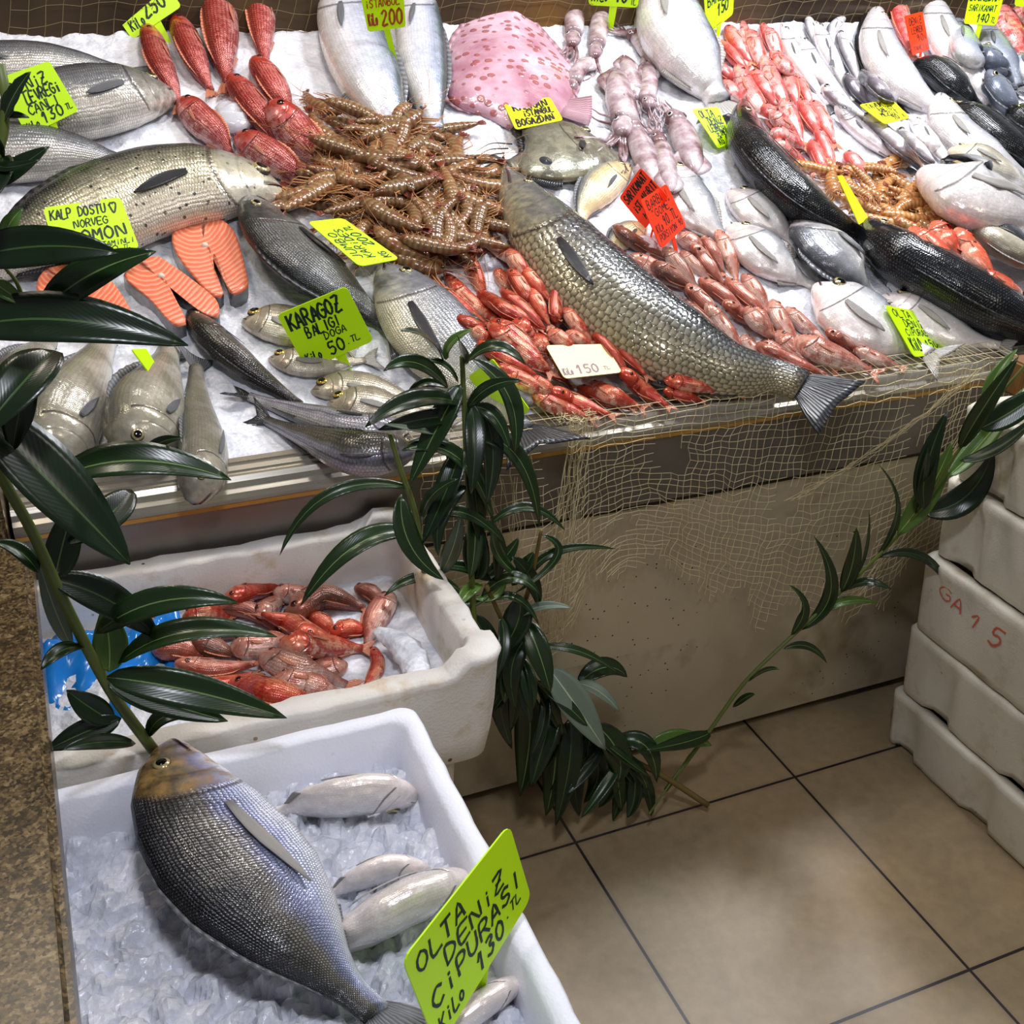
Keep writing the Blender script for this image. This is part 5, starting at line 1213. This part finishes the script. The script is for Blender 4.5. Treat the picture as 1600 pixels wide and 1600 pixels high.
card('1308,275 1317,275 1357,342 1340,352', (1345, 352), [], 'yellow card seen almost edge-on among the golden prawns', CY, flat='bed', lift=.03, stake=False) if False else card('1308,275 1316,274 1357,342 1342,351', (1347, 356), [], 'yellow card seen almost edge-on among the golden prawns', CY, prefer=(-.85, -.2, .45))
card('1382,477 1438,488 1481,553 1428,558', (1440, 562), [('OLTA', .1, .6, .04, .22), ('DENiZ', .25, .8, .24, .42), ('CiPURASI', .15, .85, .44, .6), ('KiLO', .1, .4, .62, .9), ('150', .5, .85, .66, .86)], 'green card reading 150 lying against the breams at the rail', wid=.045, prefer=(-.2, -.5, .9))
card('852,540 945,538 972,582 882,592', (910, 565), [('KiLo', .03, .2, .7, .92), ('150', .25, .65, .62, .92), ('TL', .72, .85, .74, .86)], 'pale yellow card reading 150 lying on the red mullets', CW, INKV, stake=False, flat='bed', lift=.012, wid=.055)
card('731,590 746,578 812,622 829,664', (822, 668), [('KG', .1, .4, .1, .4)], 'green card behind the oleander leaves in front of the grey bream', prefer=(-.3, -.3, .9)) if False else card('732,588 770,560 828,640 790,668', (812, 662), [], 'green card behind the oleander leaves at the rail')
card('205,546 228,545 270,613 258,616', (266, 620), [], 'thin green card seen from the side behind the trio of heads', prefer=(.8, -.3, .45))
card('628,1500 795,1288 829,1402 684,1640', (752, 1540), [('OLTA', .05, .50, .08, .27), ('DENiZ', .24, .84, .29, .48), ('CiPURASI', .06, .97, .50, .70), ('KiLo', .05, .30, .76, .92), ('130', .42, .72, .72, .93), ('.TL', .74, .92, .72, .84)], 'large yellow-green card reading 130 standing in the front box', bd=bA, lift=-.01, wid=.05, prefer=(.2, -.7, .8), anchor=at_z(742, 1480, .70), stake=False)
pc = [o for o in bpy.data.objects if o.get('label', '').startswith('large yellow-green card')][0]
MB().slab(np.array([[at_z(745, 1490, .672), at_z(768, 1485, .672)], [at_z(742, 1560, .61), at_z(756, 1560, .61)]]), (0, -.6, .8), .0008).build('stake', CG, pc, False, np.array(pc.location))
# red pen marks on a foam crate
zc = crs[2]
def at_x(x, y, X): r = ray(x, y); return CAM+r*(X/r[0])
for ch, qs in (('G', '1470,908 1492,924 1486,946 1466,930'), ('A', '1492,926 1512,942 1504,962 1484,948'), ('1', '1518,950 1545,972 1534,992 1508,972'), ('5', '1552,974 1578,990 1562,1018 1538,1002')):
    q = [at_x(*map(float, s.split(',')), 1.4235) for s in qs.split()]
    writing(q, [(ch, .0, 1, .0, 1)], bpy.data.materials.get('red_pen') or plain('red_pen', '#c9604e', .6), zc, np.array(zc.location), .0015, .03)
# ---------------------------------------------------------------- fishing net over the counter front
def thread(mb, a, b, r):
    d = unit(b-a); s = np.cross(d, (0.3, .1, .95)); s = unit(s); t = np.cross(d, s)
    V = [p+(s*math.cos(x)+t*math.sin(x))*r for p in (a, b) for x in (0, 2.09, 4.19)]
    mb.add(V, [(0, 1, 4, 3), (1, 2, 5, 4), (2, 0, 3, 5)])
M_net = plain('net_twine', '#d6c79c', .7)
def net_front():
    mb = MB(); NI, NJ = 78, 36; P = {}
    for i in range(NI+1):
        for j in range(NJ+1):
            u = i/NI; v = j/NJ
            x = .47+1.17*u; 
            x += -.055*math.exp(-((u-.24)/.10)**2)*0
            # gathers: threads pulled together near the bunched knot and on the right
            for c, wd, st in ((.73, .13, .6), (1.50, .12, .4)):
                d = x-c; x = c+d*(1-st*math.exp(-(d/wd)**2)*(1-.25*v))
            drop = .50+.06*math.sin(u*9+1)-.12*math.exp(-((u-.33)/.12)**2)+.05*math.exp(-((u-.78)/.1)**2)
            zz = .772-drop*v**1.02
            zz += -.035*math.sin(math.pi*min(1, max(0, (u-.22)/.66)))*(v*2.2 if v < .45 else 1)*(1-v*.4)
            x += .05*v*math.sin(u*7+.5)+.16*v*v*(u-.55)*(-1 if u > .55 else .3)+.009*noise.noise(Vector((i*.45, j*.4, 0)))
            zz += .009*noise.noise(Vector((i*.4, j*.45, 7)))
            y = YF-.014-.012*math.sin(u*34+2*v)**2*v-.02*v*noise.noise(Vector((u*9, v*3, 2)))**2-.006*abs(noise.noise(Vector((i*.4, j*.4, 3))))
            P[i, j] = np.array([x, y, zz])
    top = {}
    for i in range(NI+1):
        p = P[i, 0]; top[i] = [np.array([p[0], YF+.01, .772]), np.array([p[0]+.004*math.sin(i), YF+.05, .775])]
    for i in range(NI+1):
        for j in range(NJ+1):
            if noise.noise(Vector((i*.12, j*.12, 9))) > .42: continue
            edge = j > NJ*(.80+.18*noise.noise(Vector((i*.22, 3, 1))))
            if edge: continue
            st = .35 if (i+j) % 2 else 0
            if i < NI: thread(mb, P[i, j], P[i+1, j], .0006)
            if j < NJ: thread(mb, P[i, j], P[i, j+1], .0006)
        thread(mb, P[i, 0], top[i][0], .0006); thread(mb, top[i][0], top[i][1], .0006)
        if i < NI: thread(mb, top[i][0], top[i+1][0], .0006); thread(mb, top[i][1], top[i+1][1], .0006)
    rnd = random.Random(5)
    # ropy gathers
    for (xa, za, xb, zb, n_, sp_r) in ((.735, .78, .70, .38, 16, .022), (1.53, .76, 1.16, .56, 7, .012), (1.58, .75, 1.36, .30, 6, .014), (.60, .70, .66, .36, 8, .03)):
        for k in range(n_):
            o1, o2 = rnd.uniform(-1, 1)*sp_r, rnd.uniform(-1, 1)*sp_r*1.3; L_ = []
            for s in range(16):
                t = s/15; L_.append(np.array([xa+(xb-xa)*t+o1*(1-t)+o2*t+rnd.uniform(-.003, .003), YF-.02-.010*rnd.random(), za+(zb-za)*t+.02*math.sin(math.pi*t)*(-1 if abs(xb-xa) > .1 else 0)+rnd.uniform(-.003, .003)]))
            for a, b in zip(L_, L_[1:]): thread(mb, a, b, .0006)
    for k in range(90):   # tangled knot on the rail
        c = np.array([.735+rnd.uniform(-.035, .035), YF+rnd.uniform(-.02, .045), .768+rnd.uniform(0, .012)]); c2 = c+np.array([rnd.uniform(-.012, .012), rnd.uniform(-.012, .012), rnd.uniform(-.006, .006)]); thread(mb, c, c2, .0007)
    o = mb.build('fishing_net', M_net, None, False); tag(o, 'torn tan fishing net draped over the front of the counter', 'net')
net_front()
def net_back():
    mb = MB(); 
    for (xa, xb, st) in ((.0, 3.4, .035),):
        nx, nz = int((xb-xa)/st), 9
        for i in range(nx):
            for j in range(nz):
                def p(i, j): return np.array([xa+i*st+.006*math.sin(j+i*.3)+j*.012, YB-.006-.002*math.sin(i*.9), 1.14+j*.034+.012*math.sin(i*.25)+.004*math.sin(i*2+j)])
                thread(mb, p(i, j), p(i+1, j), .0006); thread(mb, p(i, j), p(i, j+1), .0006)
    o = mb.build('fishing_net', plain('old_twine', '#7d6c4b', .7), None, False); tag(o, 'fishing net hung on the brown wall behind the ice', 'net')
net_back()
# ---------------------------------------------------------------- oleander branches
def leaf_mat(name, c1, c2, rib, rough=.28):
    m, nt, b = new_mat(name); n = N(nt); uv = n.node('ShaderNodeUVMap').outputs[0]; sp = n.node('ShaderNodeSeparateXYZ'); n.link(uv, sp.inputs[0])
    d = n.m('ABSOLUTE', n.m('SUBTRACT', sp.outputs[1], .5)); rb = n.m('LESS_THAN', d, .022)
    col = n.mix(n.noise(n.coord(), 12, 3), srgb(c1), srgb(c2)); n.link(n.mix(rb, col, srgb(rib)), b.inputs['Base Color']); b.inputs['Roughness'].default_value = rough
    vein = n.m('SINE', n.m('MULTIPLY', n.m('ADD', n.m('MULTIPLY', sp.outputs[0], 1.0), n.m('MULTIPLY', d, .5)), 160)); n.bump(n.m('ADD', n.m('MULTIPLY', vein, .06), n.m('MULTIPLY', rb, 1)), b, .25, .001); return m
M_leaf = leaf_mat('oleander_leaf', '#17290f', '#213a1a', '#6f8a50'); M_leafd = leaf_mat('dark_oleander_leaf', '#0f1e0c', '#162a13', '#40592f'); M_leafy = leaf_mat('young_leaf', '#47682a', '#5d8038', '#a3bd6d'); M_leafg = leaf_mat('dusty_leaf', '#5f7060', '#7d8b78', '#b5bd9d', .5)
M_stem = plain('oleander_stem', '#5d6b2e', .5); M_stemb = plain('woody_stem', '#6d5a2c', .6)
def leafmesh(mb, b, m_, t, w_, rnd, mi=0, jag=False):
    n_ = 15; P = []
    for i in range(n_): s = i/(n_-1); c = 2*m_-.5*(b+t); P.append(b*(1-s)**2+2*c*s*(1-s)+t*s*s)
    P = np.array(P); T = unit(np.gradient(P, axis=0)); G = np.zeros((n_, 7, 3)); NN = np.zeros((n_, 7, 3)); tw = rnd.uniform(-.5, .5)
    for i in range(n_):
        s = i/(n_-1); vw = unit(CAM-P[i]); up = unit(vw*.8+np.array([0, -.15, .7])); sd = unit(np.cross(T[i], up)); nn = unit(np.cross(sd, T[i]))
        a = tw*(1-s*.3); sd, nn = sd*math.cos(a)+nn*math.sin(a), nn*math.cos(a)-sd*math.sin(a)
        ww = w_/2*(math.sin(math.pi*min(1, s**.82))**.75*(.98)+.02)
        for j in range(7):
            q = j/3-1; e = ww*q
            if jag and abs(q) > .9: e *= rnd.uniform(.8, 1)
            G[i, j] = P[i]+sd*e+nn*(abs(q)*ww*.28); NN[i, j] = nn
    mb.slab(G, NN, .00035, mi)
def branch(name_label, stems, leaves, Yd, mats, woody=False, group=None, extra=0):
    """stems: list of (points 'x,y,Y ...', radius m); leaves: 'bx,by mx,my tx,ty w [mat]' with depth Y by function"""
    rnd = random.Random(len(leaves)); root = None; segs = []
    for pts, r, mt in stems:
        P = [tuple(map(float, p.split(','))) for p in pts.split()]; W = spline([at_y(p[0], p[1], p[2]) for p in P], 30); segs.append((W, r, mt))
    base = segs[0][0][0]; root = empty('oleander_branch', base); org = np.array(base); tag(root, name_label, 'plant', group)
    for W, r, mt in segs: MB().tube(W, np.linspace(r, r*.6, 30), 10).build('stem', mt, root, True, org)
    mb = MB()
    for l in leaves:
        q = l.split(); bx, by = map(float, q[0].split(',')); mx, my = map(float, q[1].split(',')); tx, ty = map(float, q[2].split(',')); w_ = float(q[3]); mi = int(q[4]) if len(q) > 4 else 0
        # attach depth: nearest stem point
        Yb = None; best = 1e9
        for W, r, _ in segs:
            for p in W[::3]:
                c = R.T@(p-CAM); x, y = c[0]/c[2]*F_PX+800, c[1]/c[2]*F_PX+800; d = math.hypot(x-bx, y-by)
                if d < best: best = d; Yb = p[1]
        dy = float(q[5]) if len(q) > 5 else rnd.uniform(-.07, .01)
        b = at_y(bx, by, Yb); m_ = at_y(mx, my, Yb+dy*.6); t = at_y(tx, ty, Yb+dy); ww = w_*np.linalg.norm(m_-CAM)/F_PX*1.12
        leafmesh(mb, b, m_, t, ww, rnd, mi, len(q) > 6)
    for _ in range(extra):
        W, r, _m = segs[0]; p = W[rnd.randrange(6, 27)]; c = R.T@(p-CAM); bx, by = c[0]/c[2]*F_PX+800, c[1]/c[2]*F_PX+800
        a = math.radians(rnd.uniform(35, 145)); ln = rnd.uniform(80, 125); tx, ty = bx+ln*math.cos(a), by+ln*math.sin(a); t = at_y(tx, ty, p[1]-rnd.uniform(-.04, .06))
        if t[2] < .012: continue
        m_ = (p+t)/2+np.array([rnd.uniform(-.008, .008), -.01, .006]); leafmesh(mb, p, m_, t, rnd.uniform(.020, .028), rnd, rnd.choice((0, 1, 1)))
    mb.build('foliage', mats, root, True, org); return root
LM = [M_leaf, M_leafd, M_leafy, M_leafg]
branch('oleander branch with big dark leaves at the left, stuck in the stained foam box', [('240,1172,1.00 170,1075,1.0 100,940,.99 50,830,.98 0,740,.97 -40,640,.96 -60,480,.95 -20,300,.95 10,180,.95 0,100,.95', .0062, M_stem), ('40,485,.95 25,440,.95 -10,400,.95', .002, M_stem)],
'''-60,408 60,385 187,396 52 1 -.06
62,492 140,430 244,393 46 0 -.05
-60,515 100,500 294,540 70 1 -.06
-10,440 10,455 45,478 22 2
85,548 35,600 -40,690 70 1
52,580 32,640 20,705 48 1
-50,625 85,760 203,882 88 1 -.05
88,748 215,720 361,750 54 0 -.04
205,765 165,810 100,852 46 1
220,712 250,692 286,684 16 0
60,895 30,862 -10,848 26 0
85,905 98,850 120,770 44 0 .03
78,905 170,938 250,998 48 1
150,990 250,940 373,942 40 0
185,1037 290,988 433,995 44 0
165,1058 300,1080 448,1122 50 0
165,1060 250,1095 356,1127 44 0
178,1128 140,1105 104,1078 36 1
130,1010 95,1018 64,1047 24 1
190,1122 130,1145 74,1172 34 1
212,1162 155,1160 98,1172 22 1
232,1152 262,1118 330,1120 24 0
170,1050 170,1000 160,950 46 2 .02
112,1010 85,950 60,875 24 3 .02
5,190 22,150 48,112 24 0 -.02 j
8,182 25,180 46,184 9 1
-15,292 25,265 77,229 28 1
5,245 -5,280 -30,330 40 1
8,375 15,350 36,325 20 2
-10,250 10,262 62,250 16 1
5,255 -20,215 -25,150 30 1'''.splitlines(), 1.0, LM)
branch('tall oleander branch standing in front of the counter beside the foam box', [('752,1130,1.27 742,1000,1.27 736,880,1.26 730,750,1.25 722,557,1.24', .0055, M_stem), ('665,900,1.25 648,800,1.24 626,735,1.23 609,678,1.22', .005, M_stem)],
'''693,566 665,528 626,517 20 0
697,562 706,535 739,514 16 2
728,570 722,545 714,524 18 0
730,565 775,542 821,570 22 0
700,605 650,567 599,580 24 0
716,598 690,568 650,566 13 0
721,600 685,665 640,758 36 0
735,560 795,620 804,708 34 0
730,640 765,605 816,595 20 0
700,607 660,600 631,634 15 0
722,632 650,625 570,668 34 1
715,650 660,655 590,672 26 1
700,680 650,672 598,662 12 3
724,684 805,710 843,822 28 0
628,704 715,715 771,815 30 0
735,636 772,650 796,702 22 0
736,700 742,770 752,852 34 1
735,630 742,690 736,772 30 1
650,765 520,770 437,868 18 0
627,772 640,850 693,906 36 0
660,820 720,800 790,850 18 0
655,835 560,850 470,946 36 0
660,812 675,775 716,748 18 0
690,895 708,855 720,805 26 0
740,795 742,850 734,905 26 0
758,812 778,860 775,908 26 1
742,905 750,870 745,800 30 1
720,700 700,760 660,850 36 1
750,640 770,700 760,790 30 1
700,720 690,690 640,690 16 1
730,760 690,800 685,870 26 1'''.splitlines(), 1.25, LM)
branch('bushy oleander branch lying on the floor with its cut end towards the viewer', [('1106,1258,1.26 1040,1215,1.30 950,1165,1.32 880,1100,1.32 825,1050,1.31 790,980,1.29 760,915,1.27', .0058, M_stemb), ('800,985,1.29 825,925,1.28 846,828,1.26', .0045, M_stemb), ('1014,1272,1.25 1042,1232,1.29 1078,1178,1.31', .0022, M_stem)],
'''765,820 825,793 883,829 15 0
822,912 868,862 963,858 13 0
800,915 820,885 834,862 20 0
722,925 660,903 600,932 20 0
752,912 732,925 716,949 22 2
752,932 800,903 844,930 22 0
758,942 805,935 842,976 16 0
812,930 808,975 779,1022 42 1
738,960 762,1005 778,1062 32 1
800,968 845,948 893,950 14 3
820,968 842,1020 860,1082 34 0
842,1012 905,1018 968,1054 14 0
902,1070 945,1043 980,1058 30 0
858,1045 898,1100 946,1172 46 3
900,1068 935,1080 968,1112 20 3
822,1078 828,1150 812,1245 42 0
860,1112 868,1185 853,1275 38 0
890,1122 890,1190 868,1290 34 1
928,1130 965,1175 966,1222 38 0
958,1160 1008,1165 1026,1222 28 0
985,1178 975,1225 958,1282 26 0
988,1190 992,1240 980,1278 22 1
1010,1172 1060,1155 1112,1165 28 2
905,1140 935,1200 912,1255 30 1
790,905 770,930 740,935 18 2
750,905 720,885 655,890 16 0
760,900 790,870 810,840 20 0
845,835 870,870 800,930 12 0
780,900 740,880 735,820 28 1
830,990 800,1040 806,1110 30 1
790,1010 780,1090 800,1170 30 1
870,1100 850,1160 830,1230 34 1
920,1150 900,1210 905,1275 28 1
940,1150 960,1210 935,1262 26 1
800,870 830,905 842,950 22 1
812,900 780,870 770,830 24 0
700,920 730,960 740,1010 22 0
765,930 720,945 690,935 20 0'''.splitlines(), 1.3, LM, extra=30)
branch('long oleander shoot leaning from the floor up to the right-hand foam boxes', [('1040,1235,1.30 1110,1140,1.31 1160,1070,1.31 1215,1015,1.31 1275,960,1.31 1340,900,1.30 1400,840,1.28 1450,780,1.24 1500,700,1.20 1560,620,1.17 1625,545,1.15', .004, M_stem)],
'''1236,992 1256,950 1233,914 16 0 -.02
1250,985 1298,925 1272,838 20 0 -.02
1315,925 1332,880 1338,824 22 0
1322,922 1355,910 1393,921 14 1
1275,962 1320,940 1373,942 14 2
1342,895 1355,850 1358,798 5 0
1368,872 1402,800 1374,727 10 0
1370,872 1440,870 1490,930 13 1
1224,1014 1262,1010 1292,1036 11 0
1402,835 1450,770 1488,690 30 2 -.03
1440,800 1510,775 1552,702 38 1 -.03
1445,795 1448,730 1482,640 28 1
1480,745 1535,690 1602,605 28 2
1500,700 1535,640 1592,556 24 0
1530,670 1585,640 1640,600 34 0
1545,650 1550,600 1590,545 20 2
1500,720 1560,700 1630,640 20 1
1170,1065 1195,1048 1218,1046 10 0
1145,1105 1165,1090 1180,1085 10 0
1110,1145 1070,1160 1010,1172 22 0
1430,810 1440,760 1450,700 20 1'''.splitlines(), 1.3, LM)
# small cardboard corner at the right end of the rail
o = rbox('cardboard_corner', (1.615, YF-.05, .70), (1.70, YF+.0, .765), plain('brown_cardboard', '#7a5428', .6), .004); tag(o, 'brown cardboard corner at the right end of the counter rail', 'block')
# ---------------------------------------------------------------- labels for the small things in the piles: nearest landmark, side, and order
LAND = [('the white-yellow 150 card', 912, 565), ('the front red card', 1036, 340), ('the tail of the very large fish', 1290, 620), ('the top green 150 card', 1122, 20), ('the black-backed bass head', 1165, 170), ('the yellow 90 card', 1382, 175), ('the dark bream with golden cheek', 1300, 395), ('the green 150 card at the rail', 1430, 520), ('the upside-down green card', 552, 380), ('the lime 200 card', 600, 20), ('the edge-on yellow card', 1330, 315), ('the gaping bass', 1500, 185), ('the curved ice lump', 640, 1030), ('the blue bag', 150, 960), ('the black-backed bass at right', 1420, 400), ('the John Dory', 865, 250), ('the grey bream', 650, 490), ('the head of the very large fish', 800, 290)]
ORD = ['nearest', 'second nearest', 'third nearest', 'fourth nearest', 'fifth nearest', 'sixth nearest', 'seventh nearest', 'eighth nearest', 'ninth nearest', 'tenth nearest', 'eleventh nearest', 'twelfth nearest']+['%dth nearest' % i for i in range(13, 90)]
for objs, noun in PILES:
    cells = {}
    for o in objs:
        x, y = o['_px']; l = min(LAND, key=lambda t: math.hypot(t[1]-x, t[2]-y)); dx, dy = x-l[1], y-l[2]
        side = ('to its right' if dx > 0 else 'to its left') if abs(dx) > abs(dy) else ('below it' if dy > 0 else 'above it')
        cells.setdefault((l[0], side), []).append((math.hypot(dx, dy), o))
    for (ln, side), it in cells.items():
        it.sort(key=lambda t: t[0])
        for k, (_, o) in enumerate(it): o['label'] = '%s, %s to %s, %s' % (noun, ORD[k], ln, side)
for o in bpy.data.objects:
    if '_px' in o: del o['_px']
